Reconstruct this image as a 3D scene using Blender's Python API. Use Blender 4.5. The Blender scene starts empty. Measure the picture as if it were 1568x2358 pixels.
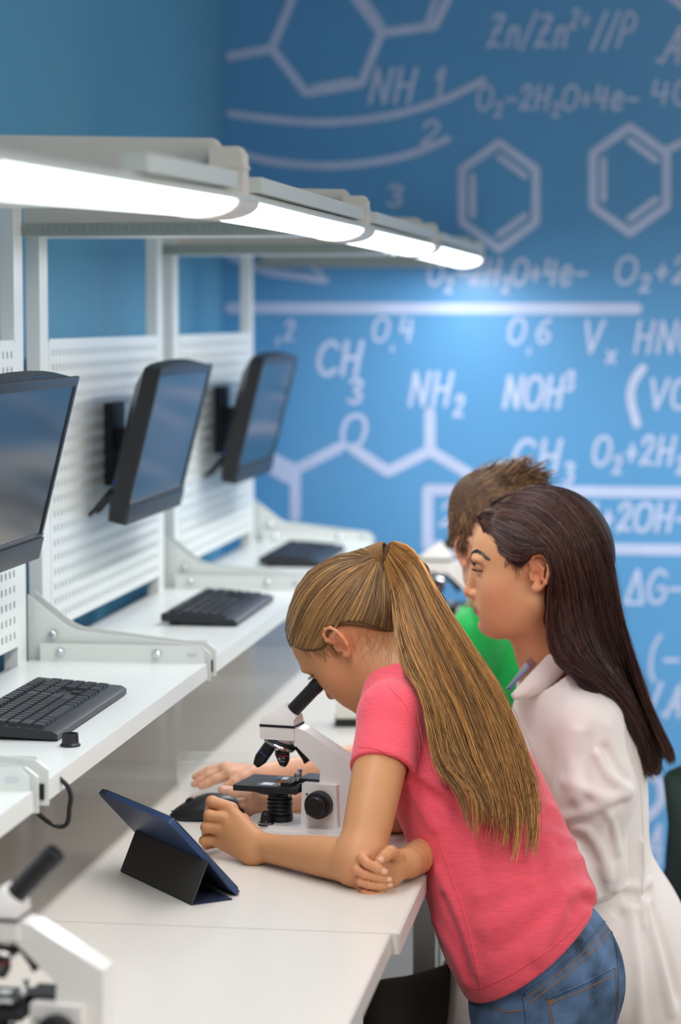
import bpy, bmesh, math, random
import numpy as np
from mathutils import Vector, Matrix
from mathutils.bvhtree import BVHTree

# ---------------------------------------------------------------- camera, world, lights, exposure
SC = bpy.context.scene
W, H, F = 1568, 2358, 5400.0          # frame and focal length in pixels
CAM_Z = 1.55
PITCH = math.atan((1179 - 735) / F)
YAW = math.atan((1560 - 784) / math.hypot(F, 444))
FH = np.array([-math.sin(YAW), math.cos(YAW), 0.0])      # horizontal view direction
RT = np.array([math.cos(YAW), math.sin(YAW), 0.0])
FW = math.cos(PITCH) * FH + np.array([0, 0, -math.sin(PITCH)])
UP = np.cross(RT, FW)
C0 = np.array([0, 0, CAM_Z])

cam_data = bpy.data.cameras.new('camera')
cam = bpy.data.objects.new('camera', cam_data)
SC.collection.objects.link(cam)
cam.matrix_world = Matrix(((RT[0], UP[0], -FW[0], C0[0]), (RT[1], UP[1], -FW[1], C0[1]),
                           (RT[2], UP[2], -FW[2], C0[2]), (0, 0, 0, 1)))
cam_data.sensor_fit = 'VERTICAL'
cam_data.sensor_height = 36.0
cam_data.lens = F * 36.0 / H
cam_data.clip_start = 0.05
cam_data.dof.use_dof = True
cam_data.dof.focus_distance = 3.44
cam_data.dof.aperture_fstop = 3.0
SC.camera = cam

SC.view_settings.view_transform = 'Standard'
SC.view_settings.look = 'None'
SC.view_settings.gamma = 1.0
SC.view_settings.use_curve_mapping = False
SC.view_settings.exposure = 0.10
SC.cycles.max_bounces = 7
SC.cycles.diffuse_bounces = 4
SC.cycles.glossy_bounces = 3
SC.cycles.transparent_max_bounces = 8
SC.cycles.caustics_reflective = False
SC.cycles.caustics_refractive = False
SC.cycles.sample_clamp_indirect = 4.0

world = bpy.data.worlds.new('world')
SC.world = world
world.use_nodes = True
world.node_tree.nodes['Background'].inputs[0].default_value = (0.9, 0.95, 1.0, 1)
world.node_tree.nodes['Background'].inputs[1].default_value = 0.15


def area_light(name, loc, aim, sx, sy, power, color):
    l = bpy.data.lights.new(name, 'AREA')
    l.shape = 'RECTANGLE'
    l.size, l.size_y, l.energy, l.color = sx, sy, power, color
    o = bpy.data.objects.new(name, l)
    SC.collection.objects.link(o)
    o.location = loc
    o.rotation_euler = (Vector(aim) - Vector(loc)).to_track_quat('-Z', 'Y').to_euler()
    return o


# ceiling panels over the middle of the room and an added fill at the right
area_light('ceiling_light_near', (0.6, 1.6, 2.95), (0.3, 1.9, 0), 1.4, 2.4, 30, (1.0, 0.965, 0.92))
area_light('ceiling_light_far', (1.4, 4.0, 2.95), (1.2, 4.0, 0), 1.2, 1.6, 4, (1.0, 0.965, 0.92))
area_light('side_fill', (3.0, 1.2, 1.7), (-0.4, 3.4, 0.9), 2.6, 1.6, 40, (1.0, 0.975, 0.94))

# added fills out of the frame: one brightens the back wall, one the aisle
area_light('wall_fill', (1.30, 5.3, 1.70), (1.30, 5.5, 0), 2.1, 0.30, 42, (0.97, 0.985, 1.0))
area_light('aisle_fill', (1.75, 4.4, 1.70), (1.75, 4.4, 0), 0.16, 4.0, 16, (0.97, 0.985, 1.0))


# ---------------------------------------------------------------- measuring helpers
def q(u, v, dh):
    """world point seen at (u, v) of the photograph at horizontal distance dh from the camera"""
    r = FW + (u - 784) / F * RT - (v - 1179) / F * UP
    return C0 + r * (dh / float(r @ FH))


def on_z(u, v, z):
    r = FW + (u - 784) / F * RT - (v - 1179) / F * UP
    return C0 + r * ((z - CAM_Z) / r[2])


def on_y(u, v, y):
    r = FW + (u - 784) / F * RT - (v - 1179) / F * UP
    return C0 + r * (y / r[1])


def dist(p):
    return float((np.asarray(p) - C0) @ FH)


# ---------------------------------------------------------------- materials
def mat(name, color, rough=0.5, metal=0.0, spec=0.5, bump=None, mottled=None, emit=None, sss=None,
        vcol=None, alpha=1.0, transmission=0.0, coat=0.0, sheen=0.0, ior=1.45):
    m = bpy.data.materials.new(name)
    m.use_nodes = True
    nt = m.node_tree
    b = nt.nodes['Principled BSDF']
    b.inputs['Base Color'].default_value = (*color, 1)
    b.inputs['Roughness'].default_value = rough
    b.inputs['Metallic'].default_value = metal
    b.inputs['Specular IOR Level'].default_value = spec
    b.inputs['IOR'].default_value = ior
    b.inputs['Transmission Weight'].default_value = transmission
    b.inputs['Alpha'].default_value = alpha
    b.inputs['Coat Weight'].default_value = coat
    b.inputs['Sheen Weight'].default_value = sheen
    src = None
    tc = nt.nodes.new('ShaderNodeTexCoord')
    if vcol:
        a = nt.nodes.new('ShaderNodeAttribute')
        a.attribute_name = vcol
        src = a.outputs['Color']
    if mottled:                                   # (scale, amount, stretch)
        n = nt.nodes.new('ShaderNodeTexNoise')
        mp = nt.nodes.new('ShaderNodeMapping')
        mp.inputs['Scale'].default_value = mottled[2] if len(mottled) > 2 else (1, 1, 1)
        nt.links.new(tc.outputs['Object'], mp.inputs['Vector'])
        nt.links.new(mp.outputs['Vector'], n.inputs['Vector'])
        n.inputs['Scale'].default_value = mottled[0]
        n.inputs['Detail'].default_value = 4
        mr = nt.nodes.new('ShaderNodeMapRange')
        mr.inputs['From Min'].default_value = 0.25
        mr.inputs['From Max'].default_value = 0.75
        mr.inputs['To Min'].default_value = 1 - mottled[1]
        mr.inputs['To Max'].default_value = 1 + mottled[1]
        nt.links.new(n.outputs['Fac'], mr.inputs['Value'])
        mx = nt.nodes.new('ShaderNodeMix')
        mx.data_type = 'RGBA'
        mx.blend_type = 'MULTIPLY'
        mx.inputs['Factor'].default_value = 1
        if src is not None:
            nt.links.new(src, mx.inputs['A'])
        else:
            mx.inputs['A'].default_value = (*color, 1)
        nt.links.new(mr.outputs['Result'], mx.inputs['B'])
        src = mx.outputs['Result']
    if src is not None:
        nt.links.new(src, b.inputs['Base Color'])
    if bump:                                      # (scale, strength, distance, stretch)
        n = nt.nodes.new('ShaderNodeTexNoise')
        mp = nt.nodes.new('ShaderNodeMapping')
        mp.inputs['Scale'].default_value = bump[3] if len(bump) > 3 else (1, 1, 1)
        nt.links.new(tc.outputs['Object'], mp.inputs['Vector'])
        nt.links.new(mp.outputs['Vector'], n.inputs['Vector'])
        n.inputs['Scale'].default_value = bump[0]
        n.inputs['Detail'].default_value = 3
        bp = nt.nodes.new('ShaderNodeBump')
        bp.inputs['Strength'].default_value = bump[1]
        bp.inputs['Distance'].default_value = bump[2]
        nt.links.new(n.outputs['Fac'], bp.inputs['Height'])
        nt.links.new(bp.outputs['Normal'], b.inputs['Normal'])
    if emit:
        b.inputs['Emission Color'].default_value = (*emit[0], 1)
        b.inputs['Emission Strength'].default_value = emit[1]
    if sss:
        b.inputs['Subsurface Weight'].default_value = sss[0]
        b.inputs['Subsurface Radius'].default_value = (1.0, 0.35, 0.2)
        b.inputs['Subsurface Scale'].default_value = sss[1]
    return m


def srgb(r, g, b):
    return tuple(((c / 255) / 12.92 if c / 255 <= 0.04045 else ((c / 255 + 0.055) / 1.055) ** 2.4) for c in (r, g, b))


M = dict(
    mural=mat('mural_blue_paint', srgb(88, 149, 197), 0.30, bump=(60, 0.05, 0.001), mottled=(1.5, 0.06)),
    left_wall=mat('teal_blue_paint', srgb(98, 162, 196), 0.5, bump=(60, 0.05, 0.001)),
    chalk=mat('white_mural_paint', srgb(182, 194, 224), 0.5, mottled=(9, 0.08)),
    ceiling=mat('ceiling_paint', (0.8, 0.8, 0.8), 0.9, mottled=(6, 0.02)),
    room=mat('pale_wall_paint', (0.72, 0.73, 0.72), 0.9, mottled=(3, 0.02)),
    floor=mat('grey_vinyl', srgb(176, 168, 158), 0.35, mottled=(14, 0.07)),
    table=mat('white_laminate', srgb(225, 218, 209), 0.22, bump=(220, 0.02, 0.0004), mottled=(3, 0.012)),
    table_edge=mat('laminate_edge', srgb(205, 196, 190), 0.4, mottled=(20, 0.02)),
    metal=mat('white_powder_coat', srgb(226, 229, 226), 0.28, bump=(900, 0.05, 0.0003), mottled=(4, 0.015)),
    metal_b=mat('pale_grey_powder_coat', srgb(214, 218, 214), 0.32, bump=(900, 0.05, 0.0003), mottled=(4, 0.015)),
    cream=mat('warm_white_steel', srgb(222, 215, 204), 0.38, mottled=(5, 0.015)),
    steel=mat('zinc_bolt', (0.7, 0.72, 0.74), 0.25, 1.0, mottled=(40, 0.06)),
    chrome=mat('chrome', (0.82, 0.83, 0.85), 0.12, 1.0, mottled=(40, 0.03)),
    lens=mat('lamp_diffuser', (0.95, 0.95, 1.0), 0.4, emit=((0.93, 0.96, 1.0), 3.2), mottled=(4, 0.01)),
    lens_far=mat('far_lamp_diffuser', (0.95, 0.95, 1.0), 0.4, emit=((0.93, 0.96, 1.0), 4.0), mottled=(4, 0.01)),
    black=mat('black_plastic', srgb(30, 31, 34), 0.38, mottled=(60, 0.12)),
    matte_black=mat('matte_black_plastic', srgb(24, 25, 28), 0.55, mottled=(60, 0.12)),
    key=mat('black_keycaps', srgb(38, 40, 46), 0.42, mottled=(60, 0.1)),
    kbd=mat('black_keyboard_case', srgb(33, 35, 40), 0.42, mottled=(60, 0.1)),
    bezel=mat('dark_bezel', srgb(40, 42, 46), 0.4, mottled=(30, 0.08)),
    screen=mat('dark_screen', srgb(24, 28, 34), 0.13, spec=0.7, mottled=(5, 0.08)),
    blue_led=mat('blue_plug', srgb(20, 60, 200), 0.3, mottled=(30, 0.1)),
    scope=mat('white_scope_enamel', srgb(232, 227, 222), 0.25, mottled=(8, 0.012)),
    rubber=mat('black_rubber', srgb(22, 22, 24), 0.42, mottled=(50, 0.12)),
    glass=mat('glass_slide', (0.9, 0.97, 1.0), 0.05, transmission=0.7, mottled=(20, 0.02)),
    red_ring=mat('red_ring', srgb(190, 40, 40), 0.35, mottled=(40, 0.05)),
    blue_ring=mat('blue_ring', srgb(50, 90, 200), 0.35, mottled=(40, 0.05)),
    white_ink=mat('white_ink', (0.85, 0.85, 0.85), 0.5, mottled=(40, 0.05)),
    navy=mat('navy_leatherette', srgb(30, 56, 98), 0.42, bump=(700, 0.12, 0.0006), mottled=(25, 0.1)),
    flap=mat('charcoal_leatherette', srgb(48, 47, 46), 0.6, bump=(700, 0.12, 0.0006), mottled=(25, 0.08)),
    navy_in=mat('navy_suede', srgb(24, 36, 62), 0.8, bump=(900, 0.1, 0.0005), mottled=(25, 0.1)),
    plastic_clear=mat('clear_plastic', (0.86, 0.9, 0.9), 0.08, spec=0.8, alpha=0.16, mottled=(9, 0.02)),
    chair=mat('dark_grey_plastic', srgb(62, 66, 66), 0.4, mottled=(30, 0.06), bump=(500, 0.05, 0.0004)),
    chair_b=mat('mid_grey_plastic', srgb(84, 92, 96), 0.45, mottled=(30, 0.06)),
    panel=mat('dark_grey_panel', srgb(96, 94, 92), 0.6, mottled=(12, 0.05)),
)


# ---------------------------------------------------------------- object helpers
def link(o, parent=None):
    SC.collection.objects.link(o)
    if parent is not None:
        o.parent = parent
    return o


def tag(o, label=None, cat=None, group=None, kind=None):
    if label: o['label'] = label
    if cat: o['category'] = cat
    if group: o['group'] = group
    if kind: o['kind'] = kind
    return o


def empty(name, loc=(0, 0, 0), label=None, cat=None, group=None):
    o = bpy.data.objects.new(name, None)
    o.location = loc
    o.empty_display_size = 0.05
    link(o)
    return tag(o, label, cat, group)


def to_obj(name, bm, m, parent=None, smooth=False, bevel=0.0, segs=2, loc=None):
    """world-coordinate bmesh -> one mesh object; children are stored relative to their parents"""
    if bevel > 0:
        bmesh.ops.bevel(bm, geom=[e for e in bm.edges if e.is_manifold and e.calc_face_angle(0) > 0.5], offset=bevel,
                        segments=segs, profile=0.6, affect='EDGES', clamp_overlap=True)
    bmesh.ops.recalc_face_normals(bm, faces=bm.faces)
    me = bpy.data.meshes.new(name)
    bm.to_mesh(me)
    bm.free()
    if smooth or bevel > 0:
        me.shade_smooth()
        if not smooth:
            me.set_sharp_from_angle(angle=math.radians(35))
    me.materials.append(m)
    o = bpy.data.objects.new(name, me)
    return place(o, parent)


def origin_of(o):
    v = Vector(o.location)
    return v + origin_of(o.parent) if o.parent else v


def place(o, parent):
    if parent is not None:
        off = origin_of(parent)
        o.data.transform(Matrix.Translation(-off))
    return link(o, parent)


def box(bm, lo, hi, rot=None, org=None):
    vs = [bm.verts.new((x, y, z)) for x in (lo[0], hi[0]) for y in (lo[1], hi[1]) for z in (lo[2], hi[2])]
    for f in ((0, 1, 3, 2), (4, 6, 7, 5), (0, 4, 5, 1), (2, 3, 7, 6), (0, 2, 6, 4), (1, 5, 7, 3)):
        bm.faces.new([vs[i] for i in f])
    if rot is not None:
        bmesh.ops.rotate(bm, cent=org, matrix=rot, verts=vs)
    return vs


def prism(bm, pts, a, b):
    """closed polygon pts (3-D, coplanar) extruded by vector from offset a to offset b"""
    n = len(pts)
    A = [bm.verts.new(tuple(np.asarray(p) + a)) for p in pts]
    B = [bm.verts.new(tuple(np.asarray(p) + b)) for p in pts]
    bm.faces.new(A)
    bm.faces.new(B[::-1])
    for i in range(n):
        j = (i + 1) % n
        bm.faces.new((A[i], A[j], B[j], B[i]))
    return A + B


def basis(d):
    d = np.asarray(d, float)
    d = d / np.linalg.norm(d)
    a = np.array([0, 0, 1.0]) if abs(d[2]) < 0.9 else np.array([1.0, 0, 0])
    x = np.cross(a, d)
    x /= np.linalg.norm(x)
    return x, np.cross(d, x), d


def lathe(bm, base, axis, prof, n=24, cap=True):
    """profile [(radius, height), ...] turned about axis through base"""
    x, y, d = basis(axis)
    base = np.asarray(base, float)
    rings = []
    for r, h in prof:
        rings.append([bm.verts.new(tuple(base + d * h + r * (math.cos(2 * math.pi * i / n) * x + math.sin(2 * math.pi * i / n) * y)))
                      for i in range(n)])
    for a, b in zip(rings, rings[1:]):
        for i in range(n):
            j = (i + 1) % n
            bm.faces.new((a[i], a[j], b[j], b[i]))
    if cap:
        bm.faces.new(rings[0][::-1])
        bm.faces.new(rings[-1])


def tube(bm, pts, rad, n=8):
    pts = [np.asarray(p, float) for p in pts]
    rad = rad if hasattr(rad, '__len__') else [rad] * len(pts)
    rings = []
    px = None
    for i, p in enumerate(pts):
        d = pts[min(i + 1, len(pts) - 1)] - pts[max(i - 1, 0)]
        d /= max(np.linalg.norm(d), 1e-9)
        if px is None:
            x, y, _ = basis(d)
        else:
            x = px - d * (px @ d)
            x /= np.linalg.norm(x)
            y = np.cross(d, x)
        px = x
        rings.append([bm.verts.new(tuple(p + rad[i] * (math.cos(2 * math.pi * k / n) * x + math.sin(2 * math.pi * k / n) * y)))
                      for k in range(n)])
    for a, b in zip(rings, rings[1:]):
        for i in range(n):
            j = (i + 1) % n
            bm.faces.new((a[i], a[j], b[j], b[i]))
    bm.faces.new(rings[0][::-1])
    bm.faces.new(rings[-1])


def spline(pts, n):
    """Catmull-Rom through pts, n samples"""
    p = np.asarray(pts, float)
    p = np.vstack([2 * p[0] - p[1], p, 2 * p[-1] - p[-2]])
    k = len(p) - 3
    t = np.linspace(0, k - 1e-6, n)
    i = t.astype(int)
    f = (t - i)[:, None]
    a, b, c, d = p[i], p[i + 1], p[i + 2], p[i + 3]
    return 0.5 * (2 * b + (c - a) * f + (2 * a - 5 * b + 4 * c - d) * f ** 2 + (3 * b - a - 3 * c + d) * f ** 3)


def copy_tree(o, parent=None):
    c = o.copy()
    link(c, parent)
    for ch in list(o.children):
        copy_tree(ch, c)
    return c

# ---------------------------------------------------------------- the room
XW, YW = -1.252, 6.42                    # left and back wall planes
XR, YF, ZC = 4.2, -1.6, 3.0


def struct(name, lo, hi, m):
    bm = bmesh.new()
    box(bm, lo, hi)
    o = to_obj(name, bm, m)
    o['kind'] = 'structure'
    return o


struct('floor', (XW - .1, YF - .1, -.1), (XR + .1, YW + .1, 0), M['floor'])
struct('ceiling', (XW - .1, YF - .1, ZC), (XR + .1, YW + .1, ZC + .1), M['ceiling'])
struct('wall_left', (XW - .1, YF - .1, 0), (XW, YW + .1, ZC), M['left_wall'])
wall_back = struct('wall_back', (XW, YW, 0), (XR + .1, YW + .1, ZC), M['mural'])
struct('wall_right', (XR, YF, 0), (XR + .1, YW, ZC), M['room'])
struct('wall_front', (XW, YF - .1, 0), (XR + .1, YF, ZC), M['room'])

# ---------------------------------------------------------------- the mural's strokes, painted on the back wall
GL = {  # stroke font: list of polylines in a box of width 1 and height 1 (y up)
    'O': [[(.5, 1), (.12, .85), (0, .45), (.15, .08), (.5, 0), (.85, .15), (1, .55), (.85, .9), (.5, 1)]],
    'o': [[(.5, .7), (.1, .55), (.1, .15), (.5, 0), (.9, .15), (.9, .55), (.5, .7)]],
    'C': [[(.95, .85), (.6, 1), (.2, .85), (0, .45), (.2, .1), (.6, 0), (.95, .15)]],
    'G': [[(.95, .85), (.6, 1), (.2, .85), (0, .45), (.2, .1), (.6, 0), (.95, .15), (.95, .45), (.55, .45)]],
    'H': [[(.1, 0), (.15, 1)], [(.8, 0), (.95, 1)], [(.12, .5), (.88, .52)]],
    'N': [[(.05, 0), (.15, 1), (.8, 0), (.95, 1)]],
    'K': [[(.1, 0), (.15, 1)], [(.9, 1), (.15, .45), (.9, 0)]],
    'V': [[(0, 1), (.4, 0), (.95, 1)]],
    'D': [[(.1, 0), (.15, 1), (.6, .95), (.95, .55), (.6, .05), (.1, 0)]],
    'P': [[(.1, 0), (.25, 1), (.75, 1), (.95, .78), (.75, .52), (.2, .48)]],
    'A': [[(0, .1), (.2, 0), (.7, 1), (.85, 0)], [(.3, .35), (.85, .38)]],
    'Z': [[(.1, .9), (.35, 1), (.8, .95), (.45, .5), (.1, 0), (.5, .1), (.9, .02)], [(.25, .5), (.75, .52)]],
    'n': [[(.1, 0), (.15, .6)], [(.13, .4), (.5, .62), (.8, .5), (.85, 0)]],
    'x': [[(.05, .6), (.95, 0)], [(.95, .6), (.05, 0)]],
    'e': [[(.1, .35), (.85, .4), (.75, .65), (.4, .7), (.1, .45), (.15, .1), (.5, 0), (.9, .12)]],
    '1': [[(.2, .7), (.65, 1), (.6, 0)]],
    '2': [[(.1, .75), (.3, .98), (.7, .98), (.85, .72), (.5, .38), (.05, .04), (.5, .1), (.95, .04)]],
    '3': [[(.1, .9), (.5, 1), (.85, .8), (.45, .54), (.9, .3), (.6, .02), (.1, .1)]],
    '4': [[(.2, 1), (.1, .42), (.85, .45)], [(.75, .9), (.7, 0)]],
    '6': [[(.8, .95), (.3, .75), (.08, .3), (.4, 0), (.85, .2), (.6, .5), (.12, .35)]],
    '-': [[(.05, .42), (.95, .42)]],
    '=': [[(.05, .55), (.95, .55)], [(.05, .28), (.95, .28)]],
    '+': [[(.1, .42), (.9, .42)], [(.5, .15), (.5, .7)]],
    '/': [[(0, -.1), (1, 1.1)]],
    '(': [[(.9, 1.1), (.35, .8), (.2, .45), (.35, .1), (.8, -.15)]],
    ')': [[(.1, 1.1), (.65, .8), (.8, .45), (.65, .1), (.2, -.15)]],
    ',': [[(.5, .15), (.3, -.2)]],
    '^': [[(.5, 1), (0, 0), (1, 0), (.5, 1)]],
    ' ': [],
}
NARROW = {'1': .55, ',': .4, '-': .8, '+': .7, '(': .5, ')': .5, '/': .55, ' ': .5, 'x': .8, 'e': .8, 'n': .8, '3': .75, '2': .8}


LIFT = 0


def ribbon(bm, pts, wpx, closed=False):
    """flat painted stroke through pixel points lying on the back wall"""
    global LIFT
    P = [on_y(u, v, YW) for u, v in pts]
    P = [np.array([p[0], p[2]]) for p in P]
    hw = wpx * 0.5 * YW / F * 1.02
    n = len(P)
    rng = range(n if closed else n - 1)
    for i in rng:
        a, b = P[i], P[(i + 1) % n]
        d = b - a
        L = np.linalg.norm(d)
        if L < 1e-6: continue
        d /= L
        nn = np.array([-d[1], d[0]]) * hw
        LIFT = (LIFT + 1) % 97
        depth = YW - .001 - LIFT * 1.3e-5
        vs = [bm.verts.new((p[0], depth, p[1])) for p in (a - nn, b - nn, b + nn, a + nn)]
        bm.faces.new(vs)
    for i, p in enumerate(P):
        LIFT = (LIFT + 1) % 97
        depth = YW - .001 - LIFT * 1.3e-5
        vs = [bm.verts.new((p[0] + hw * math.cos(k * math.pi / 4), depth, p[1] + hw * math.sin(k * math.pi / 4))) for k in range(8)]
        bm.faces.new(vs)


def lettering(u, v, h, s, w, u1, slant=.12, name='painted_lettering'):
    """u, v: left end and baseline, u1: right end; _x subscript, {x superscript"""
    items, mode, x = [], 0, 0.0
    for ch in s:
        if ch == '_': mode = -1; continue
        if ch == '{': mode = 1; continue
        k = 1.0 if mode == 0 else .62
        cw = k * .62 * NARROW.get(ch, 1.0)
        items.append((ch, mode, k, x, cw))
        x += cw + .17
        mode = 0
    sc = (u1 - u - h * slant * .6) / (x - .17)
    bm = bmesh.new()
    for ch, mode, k, x, cw in items:
        base = v if mode == 0 else (v + h * .33 if mode < 0 else v - h * .55)
        w_ = w * .84
        for st in GL[ch]:
            sp = st if len(st) < 4 or ch in 'NHA4^Z' else [tuple(p) for p in spline(st, len(st) * 3)]
            ribbon(bm, [(u + (x + px * cw) * sc + py * h * k * slant, base - py * h * k) for px, py in sp], w_ * (1 if mode == 0 else .85))
    return to_obj(name, bm, M['chalk'], wall_back)


def stroke(lines, w=24, name='painted_line'):
    bm = bmesh.new()
    for l in lines:
        ribbon(bm, l, w)
    return to_obj(name, bm, M['chalk'], wall_back)


for a_ in ((1120, 108, 74, 'Zn/Zn{2{+//P', 9, 1462, .2), (1512, 145, 84, 'A', 10, 1578, .2), (850, 236, 78, 'NH 1', 12, 1025, .16), (1098, 252, 54, 'O_2-2H_2O+4e-', 9, 1470),
           (1497, 240, 54, '4OH', 9, 1650), (968, 334, 54, '2', 10, 1014), (888, 474, 46, '3', 10, 930), (985, 655, 58, 'O_2-2H_2O+4e-', 10, 1352),
           (1418, 652, 60, 'O_2+2H_2O', 10, 1730), (695, 646, 52, '3', 10, 748), (636, 785, 46, ',2', 9, 678), (858, 785, 54, 'O_,4', 9, 954), (1170, 790, 56, 'O_,6', 9, 1272),
           (1343, 812, 72, 'V_x HNO_3', 10, 1640), (730, 862, 74, 'CH', 14, 832), (800, 928, 54, '3', 13, 836), (942, 934, 76, 'NH_2', 12, 1070), (1160, 938, 70, 'NOH{3', 13, 1324),
           (1495, 940, 66, 'VO_2)', 11, 1650), (1180, 1088, 74, 'CH_3', 13, 1324), (1365, 1070, 64, 'O_2+2H_2', 11, 1580), (1012, 1212, 54, '2H', 10, 1120), (1352, 1222, 62, '1+2OH-', 12, 1590),
           (1440, 1388, 74, '^G-', 11, 1575), (1490, 1556, 84, '(-)', 10, 1600), (1490, 1650, 70, '/A-', 11, 1620), (785, 1030, 74, 'O', 13, 842), (1470, 1990, 90, 'A=', 12, 1600)):
    lettering(*a_)
stroke([[(672, 0), (626, 112), (705, 214), (832, 192), (878, 76)], [(530, 130), (626, 112)], [(878, 76), (1000, 60), (1035, -10)],
        [(878, 76), (806, -20)]], 20, 'painted_ring')
stroke([[(880, 56), (830, -15)], [(985, 48), (1006, -10)], [(722, 200), (812, 184)]], 12, 'painted_bond')
stroke([[tuple(p) for p in spline([(530, 262), (640, 276), (760, 282), (900, 266), (1020, 230), (1112, 186)], 24)]], 17, 'painted_arc')
stroke([[tuple(p) for p in spline([(540, 352), (640, 374), (760, 382), (880, 370), (960, 350), (1030, 320)], 24)]], 17, 'painted_arc')
stroke([[tuple(p) for p in spline([(530, 590), (600, 622), (680, 636), (750, 646)], 14)]], 16, 'painted_arc')
for cx, cy in ((1149, 451), (1450, 414)):
    hx = [(cx + 98 * math.sin(a), cy - 122 * math.cos(a)) for a in [k * math.pi / 3 for k in range(7)]]
    stroke([hx], 19, 'painted_hexagon')
    inn = [(cx + 70 * math.sin(a), cy - 90 * math.cos(a)) for a in [k * math.pi / 3 for k in range(7)]]
    stroke([[inn[0], inn[1]], [inn[2], inn[3]], [inn[4], inn[5]]], 15, 'painted_bond')
stroke([[(1535, 345), (1600, 315)]], 17, 'painted_bond')
stroke([[(530, 709), (1466, 711)]], 25)
stroke([[(600, 1040), (680, 1082), (782, 1030)], [(680, 1082), (680, 1190)], [(812, 1032), (893, 1086), (990, 1038), (1078, 1090)],
        [(990, 1038), (990, 950)], [(612, 1072), (664, 1102)]], 25, 'painted_chain')
stroke([[(985, 1258), (985, 1128), (1700, 1136)], [(985, 1258), (1700, 1268)]], 25, 'painted_frame')
stroke([[tuple(p) for p in spline([(1480, 848), (1458, 880), (1452, 920), (1466, 976)], 12)]], 20, 'painted_bracket')
stroke([[tuple(p) for p in spline([(1480, 1780), (1518, 1800), (1520, 1850), (1480, 1892)], 12)]], 20, 'painted_arc')
stroke([[(1540, -10), (1580, 20)]], 16, 'painted_bond')

# ---------------------------------------------------------------- tables
ZT = 0.75


def table(y0, y1, xe, label):
    t = empty('lab_table', (xe - .4, y0, 0), label, 'table', 'white lab tables in a row')
    bm = bmesh.new()
    box(bm, (-1.2, y0, ZT - .028), (xe - .003, y1, ZT))
    to_obj('tabletop', bm, M['table'], t, bevel=.0015, segs=1)
    bm = bmesh.new()
    box(bm, (xe - .003, y0, ZT - .0275), (xe, y1, ZT - .0008))
    to_obj('edge_band', bm, M['table_edge'], t, bevel=.0008, segs=1)
    for yy in (y0 + .05, y1 - .055):
        for xx in (xe - .10, -1.15):
            bm = bmesh.new()
            box(bm, (xx, yy, 0.012), (xx + .04, yy + .04, ZT - .028))
            l = to_obj('leg', bm, M['metal_b'], t, bevel=.003)
            bm = bmesh.new()
            lathe(bm, (xx + .02, yy + .02, 0), (0, 0, 1), [(.02, 0), (.022, .004), (.018, .012)], 12)
            to_obj('foot', bm, M['black'], l, smooth=True)
    bm = bmesh.new()
    box(bm, (-1.11, y0 + .06, ZT - .10), (-1.09, y1 - .06, ZT - .028))
    to_obj('apron_rail', bm, M['metal_b'], t)
    bm = bmesh.new()
    box(bm, (xe - .09, y0 + .09, ZT - .07), (xe - .07, y1 - .10, ZT - .028))
    to_obj('apron_rail', bm, M['metal_b'], t)
    bm = bmesh.new()
    box(bm, (-1.13, y0 + .03, .12), (-1.112, y1 - .03, ZT - .028))
    to_obj('back_panel', bm, M['panel'], t)
    return t


table(1.30, 2.985, -.361, 'nearest white lab table with a small microscope cut off by the frame')
table(2.988, 4.10, -.350, 'white lab table the girl in pink leans on')
table(4.103, 5.20, -.352, 'white lab table behind the one the girl leans on')
table(5.203, 6.30, -.352, 'farthest white lab table by the blue mural wall')

# under-table drawer cabinet of the second table
cab = empty('drawer_cabinet', (-.85, 3.62, 0), 'dark grey drawer cabinet under the table behind the girl', 'cabinet')
bm = bmesh.new()
box(bm, (-1.08, 3.38, .05), (-.62, 3.86, .66))
to_obj('body', bm, M['panel'], cab, bevel=.003)
for k in range(3):
    bm = bmesh.new()
    box(bm, (-.62, 3.385, .07 + k * .2), (-.602, 3.855, .255 + k * .2))
    d = to_obj('drawer', bm, M['panel'], cab, bevel=.002)
    bm = bmesh.new()
    box(bm, (-.602, 3.54, .20 + k * .2), (-.586, 3.70, .212 + k * .2))
    to_obj('handle', bm, M['steel'], d, bevel=.003)
for xx in (-1.05, -.65):
    for yy in (3.41, 3.83):
        bm = bmesh.new()
        lathe(bm, (xx, yy, 0), (0, 0, 1), [(.02, 0), (.02, .05)], 12)
        to_obj('foot', bm, M['black'], cab)

# ---------------------------------------------------------------- shelf stations above the tables
XP = -1.11                              # pegboard plane
ZD = 0.964                              # shelf deck
XD = -.788                              # shelf front
L = 1.096
G = [2.835 + L * (k - 1) for k in range(5)]        # module boundaries
LG = [1.70, 2.84, 3.98, 5.13, 6.36]                # lamp joints
LZ = [1.667, 1.694, 1.702, 1.708, 1.710]


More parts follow.
